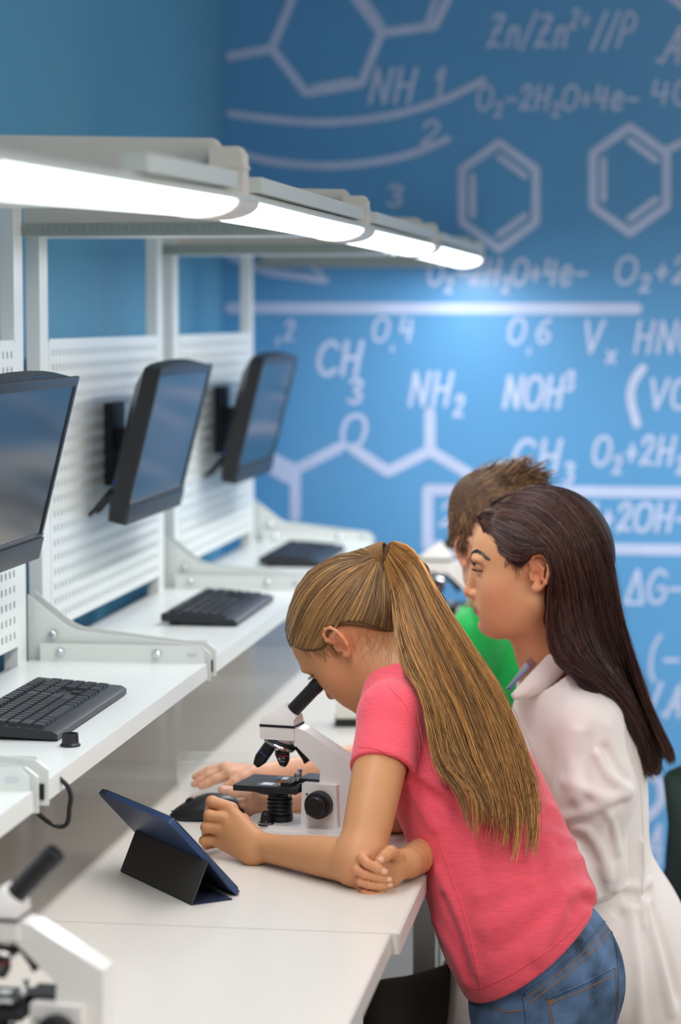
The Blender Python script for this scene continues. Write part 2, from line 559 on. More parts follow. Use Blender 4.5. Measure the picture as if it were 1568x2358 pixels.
def slot_sheet(bm, x, y0, y1, z0, z1, py, pz, sy, sz, th):
    """perforated sheet in the plane X = x with real slots"""
    ny, nz = int((y1 - y0) / py), int((z1 - z0) / pz)
    my, mz = (y1 - y0 - ny * py) / 2, (z1 - z0 - nz * pz) / 2
    def quad(a, b, c, d): bm.faces.new([bm.verts.new(p) for p in (a, b, c, d)])
    def flat(ya, yb, za, zb):
        quad((x, ya, za), (x, yb, za), (x, yb, zb), (x, ya, zb))
    flat(y0, y1, z0, z0 + mz); flat(y0, y1, z1 - mz, z1)
    flat(y0, y0 + my, z0 + mz, z1 - mz); flat(y1 - my, y1, z0 + mz, z1 - mz)
    for j in range(nz):
        za, zb = z0 + mz + j * pz, z0 + mz + (j + 1) * pz
        ha, hb = (za + zb - sz) / 2, (za + zb + sz) / 2
        flat(y0 + my, y1 - my, za, ha); flat(y0 + my, y1 - my, hb, zb)
        yl = y0 + my
        for i in range(ny):
            ga = y0 + my + i * py + (py - sy) / 2
            gb = ga + sy
            flat(yl, ga, ha, hb)
            for (a, b) in (((ga, ha), (gb, ha)), ((gb, ha), (gb, hb)), ((gb, hb), (ga, hb)), ((ga, hb), (ga, ha))):
                quad((x, *a), (x, *b), (x - th, *b), (x - th, *a))
            yl = gb
        flat(yl, y1 - my, ha, hb)


PROTO = {}


def bolt(x, y, z, parent, sgn=-1, r=.0062):
    if 'bolt' not in PROTO:
        bm = bmesh.new()
        lathe(bm, (0, 0, 0), (0, -1, 0), [(r * 1.3, 0), (r * 1.3, .0015), (r, .002), (r, .005), (r * .7, .0065)], 10)
        bmesh.ops.recalc_face_normals(bm, faces=bm.faces)
        me = bpy.data.meshes.new('bolt')
        bm.to_mesh(me); bm.free()
        me.materials.append(M['steel'])
        PROTO['bolt'] = me
    o = bpy.data.objects.new('bolt', PROTO['bolt'])
    o.location = Vector((x, y, z)) - origin_of(parent)
    link(o, parent)


ARML = ['cream overhead arm carrying the end of the nearest lamp', 'cream overhead arm between the second and third lamp',
        'cream overhead arm between the third and farthest lamp', 'cream overhead arm at the far end of the lamp row']


def station(k, label):
    y0, y1 = G[k], G[k + 1]
    t = empty('shelf_station', (XP, (y0 + y1) / 2, ZT), label, 'shelf', 'white steel shelf stations along the wall')
    ya, yb = y0 + .036, y1 - .036
    # deck: folded sheet with a front drop and a return lip
    bm = bmesh.new()
    pr = [(-1.10, ZD), (XD, ZD), (XD + .001, ZD - .026), (XD - .035, ZD - .03), (XD - .035, ZD - .028), (XD - .002, ZD - .0235),
          (XD - .003, ZD - .003), (-1.10, ZD - .003)]
    prism(bm, [(x, 0, z) for x, z in pr], np.array([0, ya, 0]), np.array([0, yb, 0]))
    deck = to_obj('shelf_deck', bm, M['metal'], t)
    for s, yy in ((1, ya), (-1, yb)):
        bm = bmesh.new()                 # upturned end flange with a slot
        pr = [(-1.08, ZD), (XD - .004, ZD), (XD - .004, ZD + .018), (XD - .016, ZD + .03), (-1.08, ZD + .03)]
        prism(bm, [(x, 0, z) for x, z in pr], np.array([0, yy, 0]), np.array([0, yy + s * .003, 0]))
        to_obj('end_flange', bm, M['metal_b'], deck)
        bm = bmesh.new()                 # gusset plate
        yg = yy - s * .010
        pr = [(-1.105, ZD - .03), (XD + .004, ZD - .03), (XD + .004, ZD + .016), (XD - .012, ZD + .028), (-.86, ZD + .034), (-1.02, ZD + .052), (-1.035, ZD + .058),
              (-1.105, ZD + .112)]
        prism(bm, [(x, 0, z) for x, z in pr], np.array([0, yg, 0]), np.array([0, yg - s * .004, 0]))
        g = to_obj('gusset', bm, M['metal_b'], t)
        for bx in (-.86, -1.05):
            bolt(bx, yg - .004, ZD + .016, g)
        bolt(XD - .03, yg - .004, ZD + .012, g)
        bolt(-1.06, yg - .004, ZD + .045, g)
        bm = bmesh.new()
        box(bm, (XD - .034, yy + s * .003 - .0005, ZD + .011), (XD - .018, yy + s * .003 + .0005, ZD + .018))
        to_obj('slot', bm, M['steel'], deck)
        if s < 0:
            for bx in (-.875, -1.045):
                bolt(bx, yy - .003, ZD + .015, deck)
        else:
            bm = bmesh.new()
            box(bm, (XD - .022, yy - .018, ZD - .022), (XD - .001, yy - .001, ZD - .002))
            to_obj('edge_clip', bm, M['matte_black'], deck, bevel=.002)
        # post
        py = y0 + .08 if s > 0 else y1 - .08
        bm = bmesh.new()
        box(bm, (XP - .014, py - .027, ZT), (XP + .010, py + .027, 1.772))
        to_obj('post', bm, M['metal'], t, bevel=.002)
    # pegboard
    bm = bmesh.new()
    slot_sheet(bm, XP + .012, y0 + .112, y1 - .112, ZD + .034, 1.512, .0245, .0262, .0088, .0122, .0018)
    pg = to_obj('pegboard', bm, M['metal'], t)
    bm = bmesh.new()
    box(bm, (XP - .010, y0 + .108, ZD + .030), (XP + .012, y0 + .112, 1.514))
    box(bm, (XP - .010, y1 - .112, ZD + .030), (XP + .012, y1 - .108, 1.514))
    box(bm, (XP - .010, y0 + .108, 1.512), (XP + .012, y1 - .108, 1.515))
    to_obj('pegboard_rim', bm, M['metal'], pg)
    bm = bmesh.new()
    box(bm, (XP - .006, y0 + .036, ZT + .002), (XP - .002, y1 - .036, ZD - .004))
    to_obj('lower_panel', bm, M['lower'], t)
    # overhead arm at the far boundary, reaching out to the lamps
    ym = LG[k + 1]
    bm = bmesh.new()
    pr = [(-1.125, 1.712), (-.556, 1.712), (-.556, 1.760), (-.564, 1.770), (-1.125, 1.784)]
    prism(bm, [(x, 0, z) for x, z in pr], np.array([0, ym - .006, 0]), np.array([0, ym + .03, 0]))
    at = empty('overhead_arm', (XP, ym, 1.74), ARML[k], 'arm', 'overhead lamp arms')
    arm = to_obj('beam', bm, M['cream'], at, bevel=.0015, segs=1)
    bm = bmesh.new()
    box(bm, (-1.125, ym - .10, 1.692), (-.625, ym + .10, 1.702))
    to_obj('arm_tray', bm, M['metal_b'], at)
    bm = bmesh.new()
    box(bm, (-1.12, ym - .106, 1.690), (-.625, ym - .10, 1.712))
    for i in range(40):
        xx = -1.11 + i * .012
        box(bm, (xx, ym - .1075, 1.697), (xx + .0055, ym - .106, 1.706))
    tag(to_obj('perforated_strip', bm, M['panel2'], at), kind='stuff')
    bm = bmesh.new()                     # hanger plate between arm and lamps
    zr = LZ[k + 1] - 1.694
    pr = [(-.560, 1.690 + zr), (-.519, 1.690 + zr), (-.519, 1.748), (-.525, 1.757), (-.560, 1.757)]
    prism(bm, [(x, 0, z) for x, z in pr], np.array([0, ym - .045, 0]), np.array([0, ym - .006, 0]))
    prism(bm, [(x, 0, z) for x, z in ((-.562, 1.731), (-.517, 1.731), (-.517, 1.735), (-.562, 1.735))], np.array([0, ym - .0465, 0]), np.array([0, ym - .006, 0]))
    to_obj('hanger_plate', bm, M['cream'], at)
    return t


M['lower'] = mat('beige_grey_panel', srgb(172, 164, 156), 0.6, mottled=(8, .03))
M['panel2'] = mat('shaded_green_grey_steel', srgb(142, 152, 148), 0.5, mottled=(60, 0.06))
station(0, 'nearest white shelf station, cut off by the left edge of the frame')
station(1, 'white shelf station holding the nearest keyboard and monitor')
station(2, 'white shelf station in the middle with pegboard, second monitor and keyboard')
station(3, 'farthest white shelf station by the mural wall')


def lamp(ya, yb, za, zb, label, box0):
    """za, zb: height of the diffuser's rim at the two ends"""
    t = empty('task_lamp', (-.57, (ya + yb) / 2, 1.70), label, 'lamp', 'linear lamps over the shelf stations')
    n = 10
    Z_ = lambda y: za + (zb - za) * (y - ya) / (yb - ya)

    def run(name, sec, y0, y1, m, bev=.0):
        bm = bmesh.new()
        A_ = [bm.verts.new((x, y0, Z_(y0) + z)) for x, z in sec]
        B_ = [bm.verts.new((x, y1, Z_(y1) + z)) for x, z in sec]
        bm.faces.new(A_); bm.faces.new(B_[::-1])
        for i in range(len(sec)):
            j = (i + 1) % len(sec)
            bm.faces.new((A_[i], A_[j], B_[j], B_[i]))
        to_obj(name, bm, m, t, bevel=bev)
    arc = lambda rx, rz, dz: [(-.57 + rx * math.cos(math.pi + math.pi * i / n), dz + rz * math.sin(math.pi + math.pi * i / n)) for i in range(n + 1)]
    run('diffuser', arc(.048, .019, -.001), ya + .066, yb - .066, M['lens_far' if ya > 5 else 'lens'])
    for a, b in ((ya, ya + .066), (yb - .066, yb)):
        run('end_cap', arc(.0515, .0218, 0), a, b, M['cream'], .002)
    run('housing', [(-.622, .0005), (-.518, .0005), (-.518, .004), (-.524, .010), (-.535, .013), (-.605, .013), (-.616, .010), (-.622, .004)], ya, yb, M['metal_b'], .001)
    l = area_light('lamp_light', (-.57, (ya + yb) / 2, (za + zb) / 2 - .0215), (-.57, (ya + yb) / 2, 0), .06, yb - ya - .14, 6.2 if ya > 5 else 4.3, (0.95, 0.97, 1.0))
    l.rotation_euler = (math.atan2(zb - za, yb - ya), 0, 0)
    run('driver_box', [(-.546, .0135), (-.519, .0135), (-.519, .033), (-.546, .033)], ya + box0, yb - .075, M['metal_b'], .002)


LZ = [1.667, 1.694, 1.702, 1.708, 1.710]
for k, (nm, b0) in enumerate((('nearest bright linear lamp, running out of the left edge', .58), ('second bright linear lamp along the shelf row', .08),
                              ('third bright linear lamp, out of focus along the shelf row', .08), ('farthest linear lamp, ending by the mural', .08))):
    lamp(LG[k] + .002, LG[k + 1] - .002, LZ[k], LZ[k + 1], nm, b0)


# ---------------------------------------------------------------- monitors
def monitor(yc, label):
    t = empty('monitor', (XP + .012, yc, 1.3), label, 'monitor', 'black monitors tilted down in front of the pegboards')
    cx, cz = -.985, 1.318
    R = Matrix.Rotation(math.radians(14), 3, 'Y')
    org = Vector((cx, yc, cz))
    def part(name, parts, m, par=t, bev=.003):
        bm = bmesh.new()
        for lo, hi in parts:
            box(bm, Vector(lo) + org, Vector(hi) + org, R, org)
        return to_obj(name, bm, m, par, bevel=bev)
    hw, hh = .243, .152
    bm = bmesh.new()                      # back shell, tapering to the rear with a curved top
    n = 8
    fr, bk = [], []
    prof = [(-hw, -hh), (hw, -hh), (hw, hh - .012)] + [(hw * math.cos(a), hh - .012 + .014 * math.sin(a)) for a in np.linspace(.2, math.pi - .2, n)] + [(-hw, hh - .012)]
    A = [bm.verts.new(org + R @ Vector((0.004, y, z))) for y, z in prof]
    B = [bm.verts.new(org + R @ Vector((-.022, y, z))) for y, z in prof]
    Cc = [bm.verts.new(org + R @ Vector((-.046, y * .72, z * .72))) for y, z in prof]
    bm.faces.new(A); bm.faces.new(Cc[::-1])
    for P_, Q_ in ((A, B), (B, Cc)):
        for i in range(len(prof)):
            j = (i + 1) % len(prof)
            bm.faces.new((P_[i], P_[j], Q_[j], Q_[i]))
    shell = to_obj('shell', bm, M['black'], t, bevel=.003)
    part('bezel', [((.004, -hw, hh - .020), (.010, hw, hh - .004)), ((.004, -hw, -hh + .042), (.010, -hw + .012, hh - .020)),
                   ((.004, hw - .012, -hh + .042), (.010, hw, hh - .020))], M['bezel'], shell, .0015)
    part('chin_bar', [((.004, -hw, -hh), (.013, hw, -hh + .036)), ((.004, -hw, -hh + .037), (.011, hw, -hh + .042))], M['bezel'], shell, .0015)
    part('screen', [((.004, -hw + .012, -hh + .042), (.0075, hw - .012, hh - .020))], M['screen'], shell, 0)
    mt = part('mount_plate', [((-.058, -.055, -.055), (-.046, .055, .055))], M['matte_black'])
    bm = bmesh.new()
    box(bm, (XP + .013, yc - .05, cz - .09), (XP + .030, yc + .05, cz + .07))
    box(bm, (XP + .03, yc - .03, cz - .02), (cx - .052, yc + .03, cz + .02))
    to_obj('mount_bracket', bm, M['matte_black'], mt, bevel=.003)
    for zz, yy in ((-.085, -.20), (-.125, -.14)):
        bm = bmesh.new()
        p = org + R @ Vector((-.030, yc * 0 + yy, zz))
        bmesh.ops.create_uvsphere(bm, u_segments=12, v_segments=8, radius=.009, matrix=Matrix.Translation(p))
        to_obj('blue_plug', bm, M['blue_led'], shell, smooth=True)
    for yy in (-.20, -.14):
        bm = bmesh.new()
        p0 = np.array(org + R @ Vector((-.040, yy, -.10)))
        tube(bm, spline([p0, p0 + (-.05, .03, -.05), p0 + (-.07, .10, -.02), np.array((XP + .03, yc, cz - .04))], 14), .004, 6)
        to_obj('cable', bm, M['rubber'], shell, smooth=True)


monitor(3.395, 'nearest black monitor, cut off by the left edge of the frame')
monitor(4.48, 'black monitor in the middle of the row, above the second keyboard')
monitor(5.575, 'farthest black monitor, standing out against the blue mural')

# ---------------------------------------------------------------- keyboards
KL, KW = .415, .148
ROWS = [[('f', 1)] + [('g', .6)] + [('k', 1)] * 4 + [('g', .4)] + [('k', 1)] * 4 + [('g', .4)] + [('k', 1)] * 4 + [('g', .25)] + [('k', 1)] * 3 + [('g', .25)] + [('k', 1)] * 4,
        [('k', 1)] * 13 + [('k', 2)] + [('g', .25)] + [('k', 1)] * 3 + [('g', .25)] + [('k', 1)] * 4,
        [('k', 1.5)] + [('k', 1)] * 12 + [('k', 1.5)] + [('g', .25)] + [('k', 1)] * 3 + [('g', .25)] + [('k', 1)] * 4,
        [('k', 1.75)] + [('k', 1)] * 11 + [('k', 2.25)] + [('g', 3.5)] + [('k', 1)] * 4,
        [('k', 2.25)] + [('k', 1)] * 10 + [('k', 2.75)] + [('g', 1.25)] + [('k', 1)] + [('g', 1.25)] + [('k', 1)] * 4,
        [('k', 1.25)] * 3 + [('k', 6.25)] + [('k', 1.25)] * 4 + [('g', .25)] + [('k', 1)] * 3 + [('g', .25)] + [('k', 2)] + [('k', 1)] * 2]


def key_mesh(wu, un, dp):
    kk = ('key', round(wu, 2))
    if kk not in PROTO:
        bm = bmesh.new()
        a, b = wu * un / 2 - .0012, dp / 2 - .0012
        lo = [bm.verts.new((x, y, 0)) for x, y in ((-b, -a), (b, -a), (b, a), (-b, a))]
        hi = [bm.verts.new((x * .86 - .0004, y - .0013 * np.sign(y), .0052)) for x, y in ((-b, -a), (b, -a), (b, a), (-b, a))]
        bm.faces.new(hi)
        for i in range(4):
            j = (i + 1) % 4
            bm.faces.new((lo[i], lo[j], hi[j], hi[i]))
        me = bpy.data.meshes.new('key')
        bm.to_mesh(me); bm.free()
        me.materials.append(M['key'])
        PROTO[kk] = me
    return PROTO[kk]


def keyboard(label):
    """long side along +Y, typing side towards +X, near front corner at the origin"""
    t = empty('keyboard', (0, 0, 0), label, 'keyboard', 'black computer keyboards on the shelf')
    bm = bmesh.new()
    pr = [(0, .002), (.0, .010), (-.008, .0145), (-KW + .006, .025), (-KW, .022), (-KW, .010), (-KW + .004, .008)]
    prism(bm, [(x, 0, z) for x, z in pr], np.array([0, 0, 0]), np.array([0, KL, 0]))
    to_obj('case', bm, M['kbd'], t, bevel=.002)
    for yy in (.03, KL - .05):
        for x0_, x1_, z_ in ((-KW + .01, -KW + .03, .012), (-.03, -.02, .003)):
            bm = bmesh.new()
            box(bm, (x0_, yy, 0), (x1_, yy + .02, z_))
            to_obj('foot', bm, M['rubber'], t)
    un = (KL - .022) / 23.0
    dp = .0185
    for r, row in enumerate(ROWS):
        xx = -KW + .016 + r * dp + (0.004 if r else 0) + .005
        yy = .011
        for typ, wu in row:
            if typ != 'g':
                o = bpy.data.objects.new('key', key_mesh(wu, un, dp))
                o.location = (xx, yy + wu * un / 2, .0145 + (-xx - .008) * .0765)
                o.rotation_euler = (0, math.radians(4.3), 0)
                link(o, t)
            yy += wu * un
    return t


kb = keyboard('nearest black keyboard, in focus beside a small black cap')
p = on_z(132, 1692, ZD + .010)
kb.location = (p[0], p[1], ZD)
kb2 = copy_tree(kb)
kb2['label'] = 'black keyboard below the middle monitor'
p = on_z(545, 1432, ZD + .010)
kb2.location = (p[0], p[1], ZD)
kb3 = copy_tree(kb)
kb3['label'] = 'farthest black keyboard, blurred above the girl\'s head'
p = on_z(738, 1298, ZD + .010)
kb3.location = (p[0], p[1], ZD)

# small black cap on the shelf
p = on_z(162, 1718, ZD)
cp = empty('grommet_cap', p, 'small round black plastic cap standing on the shelf edge', 'cap')
bm = bmesh.new()
lathe(bm, p, (0, 0, 1), [(.0135, 0), (.0135, .003), (.0118, .0045), (.0112, .018), (.0098, .018), (.0095, .006), (.0001, .005)], 28, cap=False)
to_obj('ring', bm, M['black'], cp, smooth=False)
bm = bmesh.new()
lathe(bm, p, (0, 0, 1), [(.0001, .0005), (.0139, .0005), (.0142, .0018), (.0139, .003), (.0001, .003)], 28, cap=False)
to_obj('flange', bm, M['black'], cp)

# cable hanging below the shelf
bm = bmesh.new()
cpts = [on_y(u, v, 2.93) for u, v in ((20, 1800), (40, 1828), (75, 1862), (110, 1892), (140, 1904), (156, 1893), (160, 1860), (163, 1835), (156, 1812), (140, 1795), (120, 1780))]
tube(bm, spline(cpts, 50), .0032, 8)
tag(to_obj('power_cable', bm, M['rubber'], None, smooth=True), 'thin black cable looping below the shelf front', 'cable')

# ---------------------------------------------------------------- tablet in a folding cover
A = on_z(278, 2005, ZT + .0015)
B = on_z(441, 2083, ZT + .0015)
Cc = on_z(556, 2060, ZT + .0015)
e = (B - A) / np.linalg.norm(B - A)
nb = np.array([-e[1], e[0], 0.0])
if nb @ (B - Cc) < 0: nb = -nb          # horizontal, from the tablet's foot towards the stand
TL = float(np.linalg.norm(B - A)) * 1.03


def in_plane(c, u, v):
    """offset (a along nb, h up) of the point above line c+nb that is seen at (u, v)"""
    r = FW + (u - 784) / F * RT - (v - 1179) / F * UP
    m = np.array([nb, [0, 0, 1.0], -r]).T
    s = np.linalg.solve(m, C0 - c)
    return s[0], s[1]


ta, th = in_plane(Cc, 393, 1884)
tdir = ta * nb + th * np.array([0, 0, 1.0])
tlen = np.linalg.norm(tdir)
tdir /= tlen
tn = np.cross(e, tdir)
if tn @ nb < 0: tn = -tn                # out of the tablet's back
tab = empty('tablet', tuple((A + Cc) / 2), 'tablet in a navy folding cover standing on the table', 'tablet')


def slab(c, d1, l1, d2, l2, n, t0, t1, r=.012, k=6):
    pts = []
    for (cx, cy, a0) in ((r, r, 180), (l1 - r, r, 270), (l1 - r, l2 - r, 0), (r, l2 - r, 90)):
        for i in range(k + 1):
            a = math.radians(a0 + 90 * i / k)
            pts.append(c + d1 * (cx + r * math.cos(a)) + d2 * (cy + r * math.sin(a)))
    bm = bmesh.new()
    prism(bm, pts, n * t0, n * t1)
    return bm


c0 = Cc - e * TL
to_obj('back_cover', slab(c0, e, TL, tdir, tlen, tn, -.002, .006), M['navy'], tab, bevel=.0028, segs=3)
to_obj('display', slab(c0 + e * .004 + tdir * .004, e, TL - .008, tdir, tlen - .008, tn, -.0045, -.002, .009), M['screen'], tab, bevel=.0008, segs=1)
ra, rh = in_plane(B, 478, 1984)
rdir = ra * nb + rh * np.array([0, 0, 1.0])
Rr, Rl = B + rdir, A + rdir
bm = bmesh.new()
fn = np.cross(e, rdir); fn /= np.linalg.norm(fn)
if fn @ nb < 0: fn = -fn
prism(bm, [A, B, Rr, Rl], fn * -.0014, fn * .0006)
to_obj('stand_flap', bm, M['flap'], tab, bevel=.0006, segs=1)
foot_r = on_z(535, 2070, ZT + .0015)
dB = foot_r - B
bm = bmesh.new()
prism(bm, [A, B, B + dB, A + dB], np.array([0, 0, -.0014]), np.array([0, 0, .0006]))
to_obj('base_flap', bm, M['navy_in'], tab, bevel=.0006, segs=1)
bm = bmesh.new()
pa = Cc + tdir * .018 + tn * .0072
pb = Rr - fn * .001
dd = pa - pb
nn = np.cross(e, dd); nn /= np.linalg.norm(nn)
prism(bm, [pb - e * TL * .97, pb, pa, pa - e * TL * .97], nn * -.0012, nn * .0012)
to_obj('inner_flap', bm, M['navy_in'], tab, bevel=.0006, segs=1)


# ---------------------------------------------------------------- microscopes
def microscope(label):
    """x: from stage front to arm, y: away from the viewer, z up; origin under the base"""
    t = empty('microscope', (0, 0, 0), label, 'microscope', 'white student microscopes')
    V = lambda *a: np.array(a, float)

    def xz(pts, y0, y1, name, m, par=t, bev=.002, segs=2):
        bm = bmesh.new()
        prism(bm, [(x, 0, z) for x, z in pts], V(0, y0, 0), V(0, y1, 0))
        return to_obj(name, bm, m, par, bevel=bev, segs=segs)
    # base: rounded foot, stepped
    bm = bmesh.new()
    def outline(grow):
        pts = []
        for cx, cy, r, a0, a1 in ((-.060, -.022, .030, 180, 270), (.085, -.036, .016, 270, 360), (.085, .036, .016, 0, 90), (-.060, .022, .030, 90, 180)):
            for i in range(7):
                a = math.radians(a0 + (a1 - a0) * i / 6)
                pts.append((cx + (r + grow) * math.cos(a), cy + (r + grow) * math.sin(a), 0))
        return pts
    prism(bm, outline(0.002), V(0, 0, .002), V(0, 0, .014))
    base = to_obj('base', bm, M['scope'], t, bevel=.002)
    bm = bmesh.new()
    prism(bm, outline(-.006), V(0, 0, .013), V(0, 0, .020))
    to_obj('base_step', bm, M['scope'], base, bevel=.0025)
    for xx in (-.065, .075):
        for yy in (-.03, .03):
            bm = bmesh.new()
            lathe(bm, (xx, yy, 0), (0, 0, 1), [(.008, 0), (.008, .0022)], 12)
            to_obj('rubber_foot', bm, M['rubber'], base)
    # column and arm
    xz([(.014, .019), (.074, .019), (.072, .086), (.016, .086)], -.030, .030, 'column', M['scope'], bev=.0025)
    arm_pts = [(-.008, .160), (.0015, .170), (.016, .166), (.092, .122), (.092, .018), (.060, .018), (.060, .074), (.040, .086), (.0415, .105), (-.008, .150)]
    xz(arm_pts, -.017, .017, 'arm', M['scope'], bev=.003)
    for zz in (.040, .070):
        bm = bmesh.new()
        lathe(bm, (.024, -.0295, zz), (0, -1, 0), [(.0018, 0), (.0018, .0012)], 8)
        to_obj('screw', bm, M['black'], t)
    # focus knobs on both sides
    for s in (-1, 1):
        bm = bmesh.new()
        n = 96
        base_c = V(.046, s * .030, .056)
        rings = []
        for h, r, kn in ((0, .0195, 0), (.001, .0212, .0004), (.014, .0212, .0004), (.0155, .0195, 0), (.016, .0162, 0), (.028, .0158, 0), (.0295, .0142, 0)):
            rings.append([bm.verts.new(tuple(base_c + V((r + (kn if i % 2 else -kn)) * math.cos(2 * math.pi * i / n), s * h,
                                                          (r + (kn if i % 2 else -kn)) * math.sin(2 * math.pi * i / n)))) for i in range(n)])
        for a, b in zip(rings, rings[1:]):
            for i in range(n):
                bm.faces.new((a[i], a[(i + 1) % n], b[(i + 1) % n], b[i]))
        bm.faces.new(rings[-1])
        bm.faces.new(rings[0])
        to_obj('focus_knob', bm, M['rubber'], t)
    # head
    xz([(-.056, .150), (.000, .150), (.000, .1695), (-.056, .1695)], -.023, .023, 'head_block', M['scope'], bev=.002)
    xz([(-.0565, .1695), (.0008, .1695), (.0008, .1735), (-.0565, .1735)], -.0235, .0235, 'collar', M['black'], bev=.0008)
    bm = bmesh.new()
    lo = [bm.verts.new((x, y, .1735)) for x, y in ((-.056, -.0225), (.000, -.0225), (.000, .0225), (-.056, .0225))]
    mid = [bm.verts.new((x, y, .181)) for x, y in ((-.0555, -.0215), (-.001, -.0215), (-.001, .0215), (-.0555, .0215))]
    hi = [bm.verts.new((x, y, z)) for x, y, z in ((-.020, -.013, .2045), (.001, -.015, .186), (.001, .015, .186), (-.020, .013, .2045))]
    bm.faces.new(lo[::-1]); bm.faces.new(hi)
    for P_, Q_ in ((lo, mid), (mid, hi)):
        for i in range(4):
            j = (i + 1) % 4
            bm.faces.new((P_[i], P_[j], Q_[j], Q_[i]))
    to_obj('prism_cover', bm, M['scope'], t, bevel=.0035, segs=3)
    bm = bmesh.new()
    lathe(bm, (-.058, .004, .1685), (-1, 0, 0), [(.004, -.004), (.004, .002), (.003, .003)], 12)
    to_obj('lock_screw', bm, M['black'], t)
    a45 = V(.69, 0, .724)
    tb = V(-.011, 0, .192)
    bm = bmesh.new()
    lathe(bm, tb, a45, [(.0113, -.004), (.0113, .052), (.0120, .053), (.0120, .067), (.0112, .069), (.0095, .069), (.0085, .066), (.001, .065)], 28)
    ey = to_obj('eyepiece_tube', bm, M['rubber'], t, bevel=0)
    ey.data.shade_smooth(); ey.data.set_sharp_from_angle(angle=.6)
    # nosepiece and objectives
    ax = V(-.34, -.10, -.93); ax /= np.linalg.norm(ax)
    nb_ = V(-.026, 0, .152)
    bm = bmesh.new()
    lathe(bm, V(-.024, 0, .151), (0, 0, -1), [(.021, 0), (.0205, .004), (.017, .0085), (.016, .010)], 28)
    to_obj('turret_seat', bm, M['scope'], t, smooth=False).data.shade_smooth()
    bm = bmesh.new()
    lathe(bm, nb_ - ax * -.004, ax, [(.017, 0), (.0245, .005), (.0252, .008)], 32)
    ns = to_obj('nosepiece', bm, M['black'], t)
    bm = bmesh.new()
    lathe(bm, nb_ + ax * .012, ax, [(.0252, 0), (.0258, .001), (.0258, .004), (.0235, .006), (.017, .0085), (.010, .0095)], 32)
    to_obj('turret_ring', bm, M['chrome'], ns)

    def objective(p, d, r, L_, ring, nm='objective'):
        bm = bmesh.new()
        lathe(bm, p, d, [(r * .98, 0), (r, .001), (r, L_ * .70), (r * .62, L_ * .97), (r * .55, L_)], 24)
        o = to_obj(nm, bm, M['rubber'], ns)
        o.data.shade_smooth(); o.data.set_sharp_from_angle(angle=.5)
        d = V(*d) / np.linalg.norm(d)
        bm = bmesh.new()
        lathe(bm, V(*p) + d * L_ * .42, d, [(r * 1.012, 0), (r * 1.012, .0008)], 24, cap=False)
        to_obj('colour_ring', bm, M[ring], o)
        bm = bmesh.new()
        lathe(bm, V(*p) + d * L_ * .985, d, [(r * .5, 0), (r * .42, .0022), (.0005, .0018)], 16)
        to_obj('front_lens', bm, M['chrome'], o)
        return o
    tc = nb_ + ax * .017
    o1 = objective(tuple(tc + V(-.012, -.006, .003)), (-.56, -.10, -.82), .0102, .040, 'blue_ring')
    o2 = objective(tuple(tc + V(.010, -.008, .000)), (.0, -.02, -1.), .0098, .028, 'red_ring')
    o3 = objective(tuple(tc + V(-.002, .016, .002)), (-.2, .35, -.9), .0095, .030, 'red_ring')
    # "4X" on the short objective
    bm = bmesh.new()
    c = tc + V(.010, -.008, 0) + V(0, -.0001, -.0175)
    def ink(pts):
        pts = [(x * 1.45, y * 1.45) for x, y in pts]
        for (a, b) in zip(pts, pts[1:]):
            a, b = V(*a), V(*b)
            d = (b - a) / np.linalg.norm(b - a)
            n2 = V(-d[1], d[0]) * .0006
            vs = []
            for p in (a - n2, b - n2, b + n2, a + n2):
                ang = p[0] / .0099
                vs.append(bm.verts.new((c[0] + .0100 * math.sin(ang), c[1] - .0100 * math.cos(ang), c[2] + p[1])))
            bm.faces.new(vs)
    ink([(-.0022, .0022), (-.0032, -.0004), (-.0008, -.0004)])
    ink([(-.0014, .0012), (-.0014, -.002)])
    ink([(.0006, .002), (.003, -.002)])
    ink([(.003, .002), (.0006, -.002)])
    to_obj('magnification_mark', bm, M['white_ink'], o2)
    # second viewing of the light arm: angled black objective behind the arm
    bm = bmesh.new()
    lathe(bm, V(.006, .006, .128), (.60, 0, -.80), [(.0085, -.014), (.0085, .010), (.0095, .011), (.0095, .016)], 20)
    to_obj('pointer_holder', bm, M['rubber'], t)
    # stage
    st = V(-.046, 0, .0755)
    bm = bmesh.new()
    box(bm, (-.092, -.046, .071), (.012, .046, .080))
    stg = to_obj('stage', bm, M['matte_black'], t, bevel=.0012)
    bm = bmesh.new()
    lathe(bm, (-.040, -.014, .071), (0, 0, -1), [(.027, 0), (.027, .002), (.024, .005), (.012, .0055)], 28)
    to_obj('diaphragm_disc', bm, M['rubber'], stg)
    bm = bmesh.new()
    box(bm, (.010, -.020, .070), (.044, .030, .083))
    box(bm, (.004, -.012, .083), (.044, .034, .090))
    to_obj('stage_carrier', bm, M['rubber'], stg, bevel=.0012)
    bm = bmesh.new()
    box(bm, (-.018, -.034, .080), (.000, .030, .086))
    to_obj('slide_carriage', bm, M['black'], stg, bevel=.001)
    bm = bmesh.new()
    box(bm, (-.021, -.036, .080), (-.017, -.030, .092))
    box(bm, (-.019, -.036, .0875), (-.001, -.033, .0905))
    to_obj('slide_clip', bm, M['chrome'], stg, bevel=.0006)
    bm = bmesh.new()
    lathe(bm, (.002, -.012, .0855), (0, 0, 1), [(.0030, 0), (.0030, .006), (.0048, .0065), (.0048, .0115), (.004, .0125)], 16)
    to_obj('clip_screw', bm, M['chrome'], stg)
    bm = bmesh.new()
    lathe(bm, (-.006, .022, .086), (0, 0, 1), [(.0025, 0), (.0025, .007), (.004, .0075), (.004, .011)], 16)
    to_obj('clip_screw', bm, M['chrome'], stg)
    bm = bmesh.new()
    lathe(bm, (-.002, -.036, .071), (0, 0, -1), [(.0028, 0), (.0028, .005)], 10)
